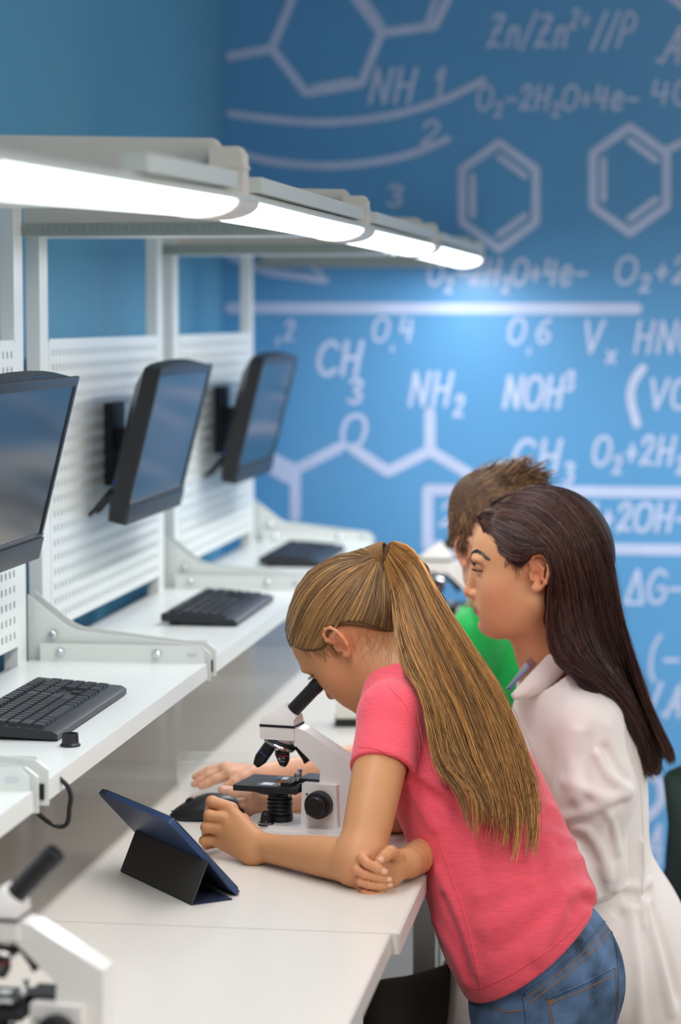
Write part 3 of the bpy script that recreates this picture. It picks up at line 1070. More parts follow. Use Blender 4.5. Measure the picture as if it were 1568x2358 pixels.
    to_obj('stage_screw', bm, M['chrome'], stg)
    bm = bmesh.new()
    box(bm, (-.056, -.038, .0801), (-.022, -.014, .0811))
    sl = to_obj('specimen_slide', bm, M['glass'], stg)
    bm = bmesh.new()
    box(bm, (-.050, -.034, .0811), (-.032, -.018, .0814))
    to_obj('cover_slip', bm, M['white_ink'], sl)
    bm = bmesh.new()
    box(bm, (-.046, .012, .0801), (-.014, .034, .0811))
    sl = to_obj('specimen_slide', bm, M['glass'], stg)
    bm = bmesh.new()
    box(bm, (-.036, .015, .0811), (-.020, .031, .0814))
    to_obj('cover_slip', bm, M['white_ink'], sl)
    # illuminator: ribbed rubber column on the base
    prof = [(.0205, 0), (.0205, .010), (.0190, .011)]
    for k in range(4):
        z = .0115 + k * .0066
        prof += [(.0178, z), (.0196, z + .0012), (.0202, z + .003), (.0196, z + .0048), (.0178, z + .006)]
    prof += [(.0186, .0385), (.0186, .0405), (.0172, .0418), (.0135, .0415), (.0125, .0402), (.0078, .0402), (.007, .0412), (.0055, .0412), (.0045, .040), (.0005, .0398)]
    bm = bmesh.new()
    lathe(bm, (-.030, -.004, .019), (0, 0, 1), prof, 36)
    il = to_obj('illuminator', bm, M['rubber'], t)
    il.data.shade_smooth(); il.data.set_sharp_from_angle(angle=.7)
    # brightness knob
    bm = bmesh.new()
    n = 32
    c = V(-.042, -.036, .0185)
    rings = []
    for h, r, kn in ((0, .0130, 0), (.0025, .0128, 0), (.005, .0088, .0), (.007, .0078, .0007), (.016, .0066, .0007), (.020, .0046, .0004), (.022, .002, 0)):
        rings.append([bm.verts.new(tuple(c + V((r + kn * math.cos(i * math.pi / 2 * 1.0)) * math.cos(2 * math.pi * i / n), (r + kn * math.cos(i * math.pi / 2)) * math.sin(2 * math.pi * i / n), h))) for i in range(n)])
    for a, b in zip(rings, rings[1:]):
        for i in range(n):
            bm.faces.new((a[i], a[(i + 1) % n], b[(i + 1) % n], b[i]))
    bm.faces.new(rings[0][::-1]); bm.faces.new(rings[-1])
    kn_ = to_obj('brightness_knob', bm, M['rubber'], t)
    bm = bmesh.new()
    for i in range(7):
        a = math.radians(-150 + i * 20)
        p = c + V(.0118 * math.cos(a), .0118 * math.sin(a), .0034)
        box(bm, p - .0006, p + .0006)
    tag(to_obj('dial_mark', bm, M['white_ink'], kn_), kind='stuff')
    return t


SCA = math.radians(19)
def put(o, p, turn, s=1.0):
    o.location = (p[0], p[1], ZT)
    o.rotation_euler = (0, 0, YAW - turn)
    o.scale = (s, s, s)


ms = microscope('white microscope the girl in pink looks into')
KX = (.092, 0, .122)                    # the arm's rear kink
def place_scope(o, u, v, turn, s=1.0):
    ca, sa = math.cos(YAW - turn), math.sin(YAW - turn)
    p = on_z(u, v, ZT + KX[2] * s)
    put(o, (p[0] - ca * KX[0] * s, p[1] - sa * KX[0] * s), turn, s)
place_scope(ms, 817, 1750, SCA, 1.0)
ms2 = copy_tree(ms)
ms2['label'] = 'blurred white microscope cut off in the near left corner'
place_scope(ms2, 248, 2226, math.radians(12), 1.0)
ms3 = copy_tree(ms)
ms3['label'] = 'white microscope far behind, beside the boy in green'
put(ms3, on_z(1040, 1500, ZT), math.radians(14), 1.3)

# ---------------------------------------------------------------- mouse
p = on_z(478, 1884, ZT)
mo = empty('computer_mouse', p, 'black computer mouse behind the tablet', 'mouse')
bm = bmesh.new()
nu, nv = 28, 12
LX, LY, LZ = .062, .031, .038
vs = []
for j in range(nv + 1):
    ph = math.pi / 2 * j / nv
    for i in range(nu):
        a = 2 * math.pi * i / nu
        ca, sa = math.cos(a), math.sin(a)
        x = LX * math.copysign(abs(ca) ** .75, ca) * math.cos(ph) ** .55
        y = LY * math.copysign(abs(sa) ** .75, sa) * math.cos(ph) ** .55
        z = LZ * math.sin(ph) * (1 - .30 * (x / LX - .25) ** 2) * (.72 + .28 * min(1, (x / LX + 1.0)))
        vs.append(bm.verts.new((p[0] + x * RT[0] + y * FH[0], p[1] + x * RT[1] + y * FH[1], p[2] + .002 + z)))
for j in range(nv):
    for i in range(nu):
        bm.faces.new((vs[j * nu + i], vs[j * nu + (i + 1) % nu], vs[(j + 1) * nu + (i + 1) % nu], vs[(j + 1) * nu + i]))
bm.faces.new([vs[i] for i in range(nu)][::-1])
bmesh.ops.remove_doubles(bm, verts=bm.verts, dist=1e-5)
sh = to_obj('shell', bm, M['black'], mo, smooth=True)
bm = bmesh.new()
tube(bm, spline([p + RT * x + FH * -.0305 * y + np.array([0, 0, z]) for x, y, z in ((-.058, .35, .014), (-.03, .85, .017), (.0, 1.0, .018), (.03, .95, .018), (.055, .5, .014))], 16), .0009, 6)
to_obj('side_seam', bm, M['matte_black'], sh)
bm = bmesh.new()
w0 = p + RT * -.026 + np.array([0, 0, .0235])
lathe(bm, w0 - FH * .004, FH, [(.009, 0), (.0105, .001), (.0105, .007), (.009, .008)], 20)
to_obj('scroll_wheel', bm, M['rubber'], mo)

# ---------------------------------------------------------------- clear plastic box behind the hand
p = on_z(492, 1812, ZT)
cb = empty('plastic_box', p, 'clear empty plastic box lying open behind the mouse', 'box')
bm = bmesh.new()
def bpt(x, y, z): return bm.verts.new(tuple(p + RT * x + FH * y + np.array([0, 0, z])))
hw, hd, hz, th_ = .062, .045, .052, .0018
o_b = [bpt(x * hw * .94, y * hd * .94, .0005) for x, y in ((-1, -1), (1, -1), (1, 1), (-1, 1))]
o_t = [bpt(x * hw, y * hd, hz) for x, y in ((-1, -1), (1, -1), (1, 1), (-1, 1))]
i_t = [bpt(x * (hw - th_), y * (hd - th_), hz) for x, y in ((-1, -1), (1, -1), (1, 1), (-1, 1))]
i_b = [bpt(x * (hw * .94 - th_), y * (hd * .94 - th_), .0025) for x, y in ((-1, -1), (1, -1), (1, 1), (-1, 1))]
bm.faces.new(o_b[::-1]); bm.faces.new(i_b)
for P_, Q_ in ((o_b, o_t), (o_t, i_t), (i_t, i_b)):
    for i in range(4):
        j = (i + 1) % 4
        bm.faces.new((P_[i], P_[j], Q_[j], Q_[i]))
to_obj('tray', bm, M['plastic_clear'], cb, bevel=.003)
bm = bmesh.new()
rim = [p + RT * x * hw + FH * y * hd + np.array([0, 0, hz]) for x, y in ((-1, -1), (1, -1), (1, 1), (-1, 1), (-1, -1))]
tube(bm, rim, .0016, 6)
to_obj('rim', bm, M['plastic_clear'], cb)

# ---------------------------------------------------------------- white adapter with a black foot, under the girl's chin
p = on_z(812, 1668, ZT)
ad = empty('adapter_box', p, 'white adapter box with a black foot beyond the microscope', 'box')
for nm, z0, z1, m, g in (('foot', 0, .016, 'black', 0), ('case', .016, .075, 'scope', -.002)):
    bm = bmesh.new()
    prism(bm, [p + RT * x * (.035 + g) + FH * y * (.03 + g) for x, y in ((-1, -1), (1, -1), (1, 1), (-1, 1))], np.array([0, 0, z0]), np.array([0, 0, z1]))
    to_obj(nm, bm, M[m], ad, bevel=.003)


# ---------------------------------------------------------------- chairs
def chair(label, m, group='grey plastic shell chairs'):
    """faces +x, origin on the floor under the seat"""
    t = empty('shell_chair', (0, 0, 0), label, 'chair', group)
    prof = spline([(.17, .428), (.14, .447), (.05, .440), (-.10, .437), (-.185, .465), (-.222, .54), (-.232, .64), (-.245, .74), (-.262, .80), (-.275, .835)], 30)
    wid = np.interp(np.linspace(0, 1, 30), [0, .1, .35, .5, .62, .72, .88, 1.0], [.185, .215, .22, .205, .165, .165, .205, .12])
    bm = bmesh.new()
    nx = 14
    grid = []
    for (x, z), w in zip(prof, wid):
        row = []
        for k in range(nx + 1):
            s = -1 + 2 * k / nx
            lift = .022 * s * s
            back = min(1, max(0, (z - .45) / .08))
            row.append(bm.verts.new((x + lift * 1.6 * back, s * w, z + lift * (1 - back))))
        grid.append(row)
    for a, b in zip(grid, grid[1:]):
        for k in range(nx):
            bm.faces.new((a[k], a[k + 1], b[k + 1], b[k]))
    bmesh.ops.recalc_face_normals(bm, faces=bm.faces)
    bmesh.ops.solidify(bm, geom=list(bm.faces), thickness=.006)
    to_obj('seat_shell', bm, m, t, smooth=True)
    bm = bmesh.new()
    lathe(bm, (0, 0, .10), (0, 0, 1), [(.022, 0), (.022, .18), (.016, .19), (.016, .325)], 16)
    to_obj('gas_column', bm, M['black'], t)
    bm = bmesh.new()
    box(bm, (-.10, -.09, .415), (.10, .09, .430))
    to_obj('seat_plate', bm, M['black'], t, bevel=.003)
    for k in range(5):
        a = 2 * math.pi * k / 5 + .3
        d = np.array([math.cos(a), math.sin(a), 0])
        bm = bmesh.new()
        tube(bm, [d * .015 + (0, 0, .105), d * .15 + (0, 0, .092), d * .27 + (0, 0, .072)], [.022, .017, .013], 8)
        lg = to_obj('leg', bm, M['black'], t, smooth=True)
        bm = bmesh.new()
        lathe(bm, d * .265 + np.cross(d, (0, 0, .022)) + (0, 0, .029), np.cross(d, (0, 0, -1)), [(.024, 0), (.028, .006), (.028, .036), (.024, .042)], 16)
        to_obj('castor', bm, M['rubber'], lg)
    return t


ch = chair('dark grey shell chair the teacher in the white coat sits on', M['chair'])
p = q(1524, 1850, 4.16)
ch.location = (p[0], p[1], 0)
ch.rotation_euler = (0, 0, math.radians(180 + 48))
ch.scale = (.86, .86, .86)
ch2 = chair('mid grey shell chair cut off at the lower right edge', M['chair_b'])
p = q(1858, 2200, 3.22)
ch2.location = (p[0], p[1], 0)
ch2.rotation_euler = (0, 0, math.radians(100))
ch2.scale = (.9, .9, .9)

# ---------------------------------------------------------------- organic shapes: distance fields meshed into one surface
f32 = np.float32


class Field:
    def __init__(self):
        self.p = []          # (kind, data, bound centre, bound radius, blend, op)
        self.post = None

    def cone(self, a, b, ra, rb, k=.01, op='u'):
        a, b = np.asarray(a, float), np.asarray(b, float)
        if np.linalg.norm(b - a) < 1e-6: b = a + np.array([0, 0, 1e-5])
        if abs(ra - rb) >= np.linalg.norm(b - a) * .98:
            c = a if ra > rb else b
            return self.ell(c, np.eye(3), (max(ra, rb),) * 3, k, op)
        c = (a + b) / 2
        self.p.append(('c', (a.astype(f32), b.astype(f32), ra, rb), c, np.linalg.norm(b - a) / 2 + max(ra, rb), k, op))

    def chain(self, pts, rad, k=.01, op='u'):
        for i in range(len(pts) - 1):
            self.cone(pts[i], pts[i + 1], rad[i], rad[i + 1], k, op)

    def ell(self, c, R, rad, k=.01, op='u'):
        c = np.asarray(c, float)
        self.p.append(('e', (c.astype(f32), np.asarray(R, f32), np.asarray(rad, f32)), c, max(rad), k, op))

    def half(self, c, n, k=.005, op='i'):
        """keep the side against n (n points out of the kept part)"""
        n = np.asarray(n, float)
        self.p.append(('h', (np.asarray(c, f32), (n / np.linalg.norm(n)).astype(f32)), np.asarray(c, float), 1e9, k, op))

    def poly(self, o, e1, e2, pts, k=.003, op='i'):
        self.p.append(('p', (np.asarray(o, f32), np.asarray(e1, f32), np.asarray(e2, f32), np.asarray(pts, f32)), np.asarray(o, float), 1e9, k, op))

    def other(self, fld, off=0.0, k=.004, op='u'):
        self.p.append(('f', (fld, off), np.zeros(3), 1e9, k, op))

    @staticmethod
    def _ev(kind, dt, P, cen=None, br=None):
        if kind == 'c':
            a, b, ra, rb = dt
            ba = b - a
            l2 = float(ba @ ba)
            rr = ra - rb
            a2 = l2 - rr * rr
            il2 = 1.0 / l2
            pa = P - a
            y = pa @ ba
            z = y - l2
            t = pa * l2 - y[:, None] * ba
            x2 = np.einsum('ij,ij->i', t, t)
            y2 = y * y * l2
            z2 = z * z * l2
            kk = math.copysign(1, rr) * rr * rr * x2 if rr else x2 * 0
            d = (np.sqrt(x2 * a2 * il2) + y * rr) * il2 - ra
            c1 = np.sign(z) * a2 * z2 > kk
            c2 = np.sign(y) * a2 * y2 < kk
            d = np.where(c2, np.sqrt(x2 + y2) * il2 - ra, d)
            d = np.where(c1, np.sqrt(x2 + z2) * il2 - rb, d)
            return d
        if kind == 'e':
            c, R, r = dt
            q_ = (P - c) @ R
            k0 = np.sqrt(np.einsum('ij,ij->i', q_ / r, q_ / r))
            k1 = np.sqrt(np.einsum('ij,ij->i', q_ / (r * r), q_ / (r * r)))
            return k0 * (k0 - 1) / np.maximum(k1, 1e-6)
        if kind == 'h':
            return (P - dt[0]) @ dt[1]
        if kind == 'p':
            o, e1, e2, pts = dt
            x, y = (P - o) @ e1, (P - o) @ e2
            d = np.full(len(P), 1e9, f32)
            s = np.ones(len(P), f32)
            n = len(pts)
            for i in range(n):
                a, b = pts[i], pts[i - 1]
                ex, ey = b[0] - a[0], b[1] - a[1]
                wx, wy = x - a[0], y - a[1]
                t = np.clip((wx * ex + wy * ey) / (ex * ex + ey * ey), 0, 1)
                d = np.minimum(d, (wx - ex * t) ** 2 + (wy - ey * t) ** 2)
                c1, c2, c3 = y >= a[1], y < b[1], ex * wy > ey * wx
                s = np.where((c1 & c2 & c3) | (~c1 & ~c2 & ~c3), -s, s)
            return s * np.sqrt(d)
        if kind == 'f':
            return dt[0].dist(P, cen, br) - dt[1]

    def dist(self, P, cen=None, br=None):
        d = None
        if getattr(self, 'cache_n', -1) != len(self.p):
            self.cache_n = len(self.p)
            self.cc = np.array([x[2] for x in self.p])
            self.cr = np.array([x[3] + (x[4] + .012) * (min(4., float(x[1][2].max() / x[1][2].min())) if x[0] == 'e' else 1.) for x in self.p])
        keep = range(len(self.p)) if cen is None else np.nonzero(((self.cc - cen) ** 2).sum(1) < (self.cr + br) ** 2)[0]
        for i_ in keep:
            kind, dt, c, r, k, op = self.p[i_]
            v = self._ev(kind, dt, P, cen, br)
            if op == 'u':
                if d is None: d = v; continue
                h = np.clip(.5 + .5 * (v - d) / k, 0, 1)
                d = v * (1 - h) + d * h - k * h * (1 - h)
            elif d is not None:
                if op == 's': v = -v
                h = np.clip(.5 - .5 * (v - d) / k, 0, 1)
                d = v * (1 - h) + d * h + k * h * (1 - h)
        if d is None: return np.full(len(P), 1.0, f32)
        if self.post: d = self.post(P, d)
        return d.astype(f32)

    def bounds(self):
        lo, hi = np.full(3, 1e9), np.full(3, -1e9)
        for kind, dt, c, r, k, op in self.p:
            if op != 'u': continue
            if kind == 'f':
                a, b = dt[0].bounds(); a = a - dt[1]; b = b + dt[1]
            elif kind == 'c':
                a = np.minimum(dt[0] - dt[2], dt[1] - dt[3]); b = np.maximum(dt[0] + dt[2], dt[1] + dt[3])
            else:
                a, b = c - r, c + r
            lo, hi = np.minimum(lo, a), np.maximum(hi, b)
        return lo - .01, hi + .01

    def hit(self, u, v, d0=2.6, d1=5.0, lift=0.0):
        """first surface point of the finished mesh seen at (u, v)"""
        r = FW + (u - 784) / F * RT - (v - 1179) / F * UP
        r = r / (r @ FH)
        loc, nrm, i, t = self.bvh.ray_cast(Vector(C0 + r * d0), Vector(r), 5.0)
        return None if loc is None else np.array(loc) - r * lift

    def march(self, u, v, d0=2.7, d1=5.0):
        r = FW + (u - 784) / F * RT - (v - 1179) / F * UP
        r = r / (r @ FH)
        t = d0
        for _ in range(70):
            P = (C0 + r * t)[None].astype(f32)
            d = float(self.dist(P)[0])
            if d < .0006: return C0 + r * t
            t += max(d * .85, .0006)
            if t > d1: return None
        return None

    def mesh(self, h, nb=16, box=None, smooth=1):
        lo, hi = self.bounds() if box is None else (np.asarray(box[0], float), np.asarray(box[1], float))
        nblk = np.ceil((hi - lo) / (h * nb)).astype(int)
        bs = h * nb
        br = bs * .87 + 2 * h
        n = nb + 2                               # samples -1 .. nb
        g = np.arange(-1, nb + 1)
        GX, GY, GZ = np.meshgrid(g, g, g, indexing='ij')
        off = np.stack([GX, GY, GZ], -1).reshape(-1, 3)
        corners = [(i, j, k) for i in (0, 1) for j in (0, 1) for k in (0, 1)]
        edges = [(a, b) for a in range(8) for b in range(8) if a < b and sum(x != y for x, y in zip(corners[a], corners[b])) == 1]
        # coarse pass at block centres
        I = np.stack(np.meshgrid(*[np.arange(m) for m in nblk], indexing='ij'), -1).reshape(-1, 3)
        cen = lo + (I + .5) * bs
        dc = np.concatenate([self.dist(cen[i:i + 4096].astype(f32)) for i in range(0, len(cen), 4096)])
        I = I[np.abs(dc) < br * 2.3]
        VK, VP, Q = [], [], []
        quick = np.array([(i, j, k) for i in (0, .5, 1) for j in (0, .5, 1) for k in (0, .5, 1)])
        dims = nblk * nb + 4
        def key(i, j, k): return ((i + 2).astype(np.int64) * int(dims[1] + 2) + (j + 2)) * int(dims[2] + 2) + (k + 2)
        for b in I:
            org = lo + b * bs
            cb = org + bs / 2
            if np.abs(self.dist((org + quick * bs).astype(f32), cb, br)).min() > .8 * bs: continue
            S = self.dist((lo + (off + b * nb) * h).astype(f32), cb, br).reshape(n, n, n)
            ins = S < 0
            if ins.all() or not ins.any(): continue
            c8 = [S[i:n - 1 + i, j:n - 1 + j, k:n - 1 + k] for i, j, k in corners]
            i8 = [c < 0 for c in c8]
            cnt = sum(x.astype(np.int8) for x in i8)
            act = (cnt > 0) & (cnt < 8)
            idx = np.argwhere(act)
            if not len(idx): continue
            vals = np.stack([c[act] for c in c8], -1)
            acc = np.zeros((len(idx), 3)); num = np.zeros(len(idx))
            for a, b2 in edges:
                va, vb = vals[:, a], vals[:, b2]
                m = (va < 0) != (vb < 0)
                t = np.where(m, va / np.where(m, va - vb, 1), 0)
                ca, cbb = np.array(corners[a]), np.array(corners[b2])
                acc += np.where(m[:, None], ca + t[:, None] * (cbb - ca), 0)
                num += m
            pos = acc / num[:, None] + idx - 1
            gi = idx - 1 + b * nb
            VK.append(key(gi[:, 0], gi[:, 1], gi[:, 2]))
            VP.append(org + pos * h)
            # quads for owned edges (samples 0 .. nb-1)
            for ax in range(3):
                A = ins[1:-1, 1:-1, 1:-1]
                sl = [slice(1, -1)] * 3
                sl[ax] = slice(2, None)
                Bq = ins[tuple(sl)]
                e_ = np.argwhere(A != Bq)
                if not len(e_): continue
                inside = A[tuple(e_.T)]
                e_ = e_ + b * nb
                o1, o2 = [(1, 2), (2, 0), (0, 1)][ax]
                q4 = []
                for s1, s2 in ((0, 0), (-1, 0), (-1, -1), (0, -1)):
                    c = e_.copy(); c[:, o1] += s1; c[:, o2] += s2
                    q4.append(key(c[:, 0], c[:, 1], c[:, 2]))
                q4 = np.stack(q4, -1)
                q4[~inside] = q4[~inside][:, ::-1]
                Q.append(q4)
        VK = np.concatenate(VK); VP = np.concatenate(VP); Q = np.concatenate(Q)
        uk, first = np.unique(VK, return_index=True)
        V = VP[first]
        pos = np.searchsorted(uk, Q)
        pos = np.minimum(pos, len(uk) - 1)
        ok = (uk[pos] == Q).all(1)
        Q = pos[ok]
        used = np.unique(Q)
        V = V[used]
        Q = np.searchsorted(used, Q)
        for _ in range(smooth):
            s = np.zeros_like(V); c = np.zeros(len(V))
            for i in range(4):
                j = (i + 1) % 4
                np.add.at(s, Q[:, i], V[Q[:, j]]); np.add.at(s, Q[:, j], V[Q[:, i]])
                np.add.at(c, Q[:, i], 1); np.add.at(c, Q[:, j], 1)
            V = V * .5 + .5 * s / np.maximum(c, 1)[:, None]
        self.bvh = BVHTree.FromPolygons(V.tolist(), Q.tolist())
        return V, Q


def np_mesh(name, V, Q, m, parent=None, color=None, smooth=True):
    V = np.asarray(V, float)
    if parent is not None:
        V = V - np.array(origin_of(parent))
    me = bpy.data.meshes.new(name)
    k = Q.shape[1]
    me.vertices.add(len(V))
    me.vertices.foreach_set('co', V.astype(f32).ravel())
    me.loops.add(len(Q) * k)
    me.loops.foreach_set('vertex_index', Q.astype(np.int32).ravel())
    me.polygons.add(len(Q))
    me.polygons.foreach_set('loop_start', np.arange(0, len(Q) * k, k, dtype=np.int32))
    me.polygons.foreach_set('use_smooth', np.full(len(Q), smooth))
    me.update(calc_edges=True)
    if color is not None:
        at = me.color_attributes.new('tone', 'FLOAT_COLOR', 'POINT')
        at.data.foreach_set('color', np.hstack([color, np.ones((len(V), 1))]).astype(f32).ravel())
    me.materials.append(m)
    return link(bpy.data.objects.new(name, me), parent)


def close_gaps(o):
    """close the pin-holes that rounding leaves between two blocks of the surface"""
    bm = bmesh.new()
    bm.from_mesh(o.data)
    be = [e for e in bm.edges if len(e.link_faces) == 1]
    vs = {v for e in be for v in e.verts}
    bmesh.ops.remove_doubles(bm, verts=list(vs), dist=.0006)
    be = [e for e in bm.edges if e.is_valid and len(e.link_faces) == 1]
    bmesh.ops.holes_fill(bm, edges=be, sides=10)
    bm.to_mesh(o.data)
    bm.free()
    o.data.shade_smooth()


def strand_mesh(P, rad, col, name, m, parent):
    """P (S, N, 3) strands, rad (S, N), col (S, 3): three-sided tapered hairs joined into one part"""
    S, N, _ = P.shape
    T = np.gradient(P, axis=1)
    T /= np.maximum(np.linalg.norm(T, axis=2, keepdims=True), 1e-9)
    X = np.cross(T, -FH + np.array([.1, .05, .3]))
    X /= np.maximum(np.linalg.norm(X, axis=2, keepdims=True), 1e-9)
    Y = np.cross(T, X)
    V = np.stack([P + rad[..., None] * (math.cos(a) * X + math.sin(a) * Y) for a in (0.5, 2.6, 4.7)], 2)   # S,N,3,3
    idx = np.arange(S * N * 3).reshape(S, N, 3)
    q_ = []
    for k in range(3):
        j = (k + 1) % 3
        q_.append(np.stack([idx[:, :-1, k], idx[:, :-1, j], idx[:, 1:, j], idx[:, 1:, k]], -1).reshape(-1, 4))
    C = np.repeat(col, N * 3, axis=0)
    o = np_mesh(name, V.reshape(-1, 3), np.concatenate(q_), m, parent, C)
    o['kind'] = 'stuff'
    return o


rng = np.random.default_rng(7)


def sheet(guides, count, N=18, thick=None, tdir=None, wave=.0015, clump=0, spread=None, ends=None, svals=None):
    """hairs spread across an ordered list of guide curves"""
    Gd = np.stack([spline(g, N) for g in guides])
    s = rng.random(count) if svals is None else svals
    if clump:
        cc = np.sort(rng.random(clump))
        near = cc[np.abs(s[:, None] - cc[None]).argmin(1)]
        s0, s = s, near + (s - near) * .22
    x = s * (len(Gd) - 1)
    i = np.minimum(x.astype(int), len(Gd) - 2)
    f = (x - i)[:, None, None]
    P = Gd[i] * (1 - f) + Gd[i + 1] * f
    t = np.linspace(0, 1, N)
    if clump:                                   # roots stay spread out, tips gather in locks
        x0 = s0 * (len(Gd) - 1)
        i0 = np.minimum(x0.astype(int), len(Gd) - 2)
        f0 = (x0 - i0)[:, None, None]
        P0 = Gd[i0] * (1 - f0) + Gd[i0 + 1] * f0
        w = (t ** 1.5)[None, :, None]
        P = P0 * (1 - w) + P * w
    if thick is not None:
        th = np.interp(t, np.linspace(0, 1, len(thick)), thick)
        P = P + (rng.random(count)[:, None] * th)[:, :, None] * np.asarray(tdir)
    ph = rng.random((count, 3, 1)) * 6.28
    fr = 3 + rng.random((count, 3, 1)) * 7
    am = wave * (.3 + rng.random((count, 3, 1)))
    P = P + (am * np.sin(fr * t + ph)).transpose(0, 2, 1) * (.15 + t)[None, :, None]
    if ends is not None:                        # shorten each hair
        rr_ = rng.random(count)
        if clump: rr_ = .45 * rr_ + .55 * ((near * 977.13) % 1.0)
        cut = ends[0] + (ends[1] - ends[0]) * rr_
        tt = t[None] * cut[:, None] * (N - 1)
        a = np.minimum(tt.astype(int), N - 2)
        fr_ = (tt - a)[..., None]
        r_ = np.arange(count)[:, None]
        P = P[r_, a] * (1 - fr_) + P[r_, a + 1] * fr_
    return P, s


def hair_cols(n, palette, jit=.12):
    pal = np.array([srgb(*c) for c in palette])
    c = pal[rng.integers(0, len(pal), n)]
    return c * (1 + jit * (rng.random((n, 1)) * 2 - 1))


def taper(S, N, r, tip=.35):
    t = np.linspace(0, 1, N)
    return np.tile(r * np.interp(t, [0, .08, .7, 1], [.8, 1, 1, tip]), (S, 1)) * (.7 + .6 * rng.random((S, 1)))


def proj(p):
    d = np.asarray(p) - C0
    z = d @ FW
    return 784 + F * (d @ RT) / z, 1179 - F * (d @ UP) / z

# ---------------------------------------------------------------- people
Z3 = np.array([0, 0, 1.0])


def skin_mat(name, base):
    m = mat(name, base, 0.48, spec=0.38, vcol='tone', mottled=(38, 0.035), bump=(420, 0.10, 0.0006), sss=(0.12, 0.004))
    return m


def hair_mat(name):
    m = mat(name, (.2, .1, .05), 0.38, spec=0.45, vcol='tone', mottled=(90, 0.10))
    return m


M['girl_skin'] = skin_mat('girl_skin', srgb(222, 172, 136))
M['teacher_skin'] = skin_mat('teacher_skin', srgb(224, 172, 134))
M['boy_skin'] = skin_mat('boy_skin', srgb(232, 186, 160))
M['hair'] = hair_mat('hair_strands')
M['hair_base2'] = mat('dark_hair_base', (.05, .03, .02), 0.6, spec=.25, vcol='tone', mottled=(90, 0.2))
M['hair_base'] = mat('hair_base', (.1, .06, .03), 0.7, spec=.2, vcol='tone', mottled=(90, 0.2))
M['pink'] = mat('pink_slub_jersey', srgb(238, 82, 98), 0.85, sheen=.25, mottled=(55, .11, (1, 1, 6)), bump=(130, .28, .0016, (1.0, 1.0, 5)))
M['coat'] = mat('white_cotton_twill', srgb(242, 232, 226), 0.75, sheen=.15, mottled=(9, .03), bump=(28, .35, .004))
M['green'] = mat('green_jersey', srgb(22, 186, 84), 0.8, sheen=.2, mottled=(20, .05), bump=(40, .2, .002))
M['denim'] = mat('blue_denim', srgb(90, 116, 150), 0.85, mottled=(22, .75), bump=(1100, .5, .0008))
M['stitch'] = mat('orange_thread', srgb(176, 118, 62), 0.7, mottled=(90, .1))
M['trousers'] = mat('dark_brown_trousers', srgb(74, 66, 60), 0.8, mottled=(30, .08))
M['shoe'] = mat('white_canvas_shoe', srgb(214, 212, 208), 0.7, mottled=(30, .05))
M['nail'] = mat('fingernail', srgb(226, 168, 138), 0.25, mottled=(200, .03))
M['blouse'] = mat('striped_blouse', srgb(214, 218, 230), 0.7, mottled=(40, .03))
M['stripe'] = mat('blue_blouse_stripe', srgb(86, 96, 146), 0.7, mottled=(40, .05))
M['lash'] = mat('dark_lashes', srgb(28, 20, 18), 0.5, mottled=(80, .1))
M['eye'] = mat('eyeball', srgb(226, 218, 212), 0.15, mottled=(60, .05))
M['button'] = mat('grey_button', srgb(120, 112, 104), 0.35, mottled=(80, .1))
M['brow'] = mat('brow_hair', srgb(46, 32, 26), 0.6, mottled=(80, .1))

HS = .000704


class Head:
    """head frame with its origin between the ears; canon(u, v, w): u, v in the profile drawing, w to the person's left (m)"""
    def __init__(self, ear_uv, dh, pitch=0., yaw_away=0., roll=0., s=1.0, side=1):
        self.o = q(*ear_uv, dh)
        hd = -RT * math.cos(yaw_away) + FH * math.sin(yaw_away)
        f = math.cos(pitch) * hd - math.sin(pitch) * Z3
        u = math.sin(pitch) * hd + math.cos(pitch) * Z3
        l = np.cross(u, f)
        u2 = u * math.cos(roll) + l * math.sin(roll)
        l2 = np.cross(u2, f)
        self.f, self.u, self.l, self.s = f, u2, l2, s
        self.R = np.stack([f, u2, l2], 1)

    def __call__(self, u, v, w=0.):
        return self.o + self.s * ((1240 - u) * HS * self.f + (1310 - v) * HS * self.u + w * self.l)

    def inv(self, P):
        d = (P - self.o) / self.s
        return 1240 - d @ self.f / HS, 1310 - d @ self.u / HS, d @ self.l


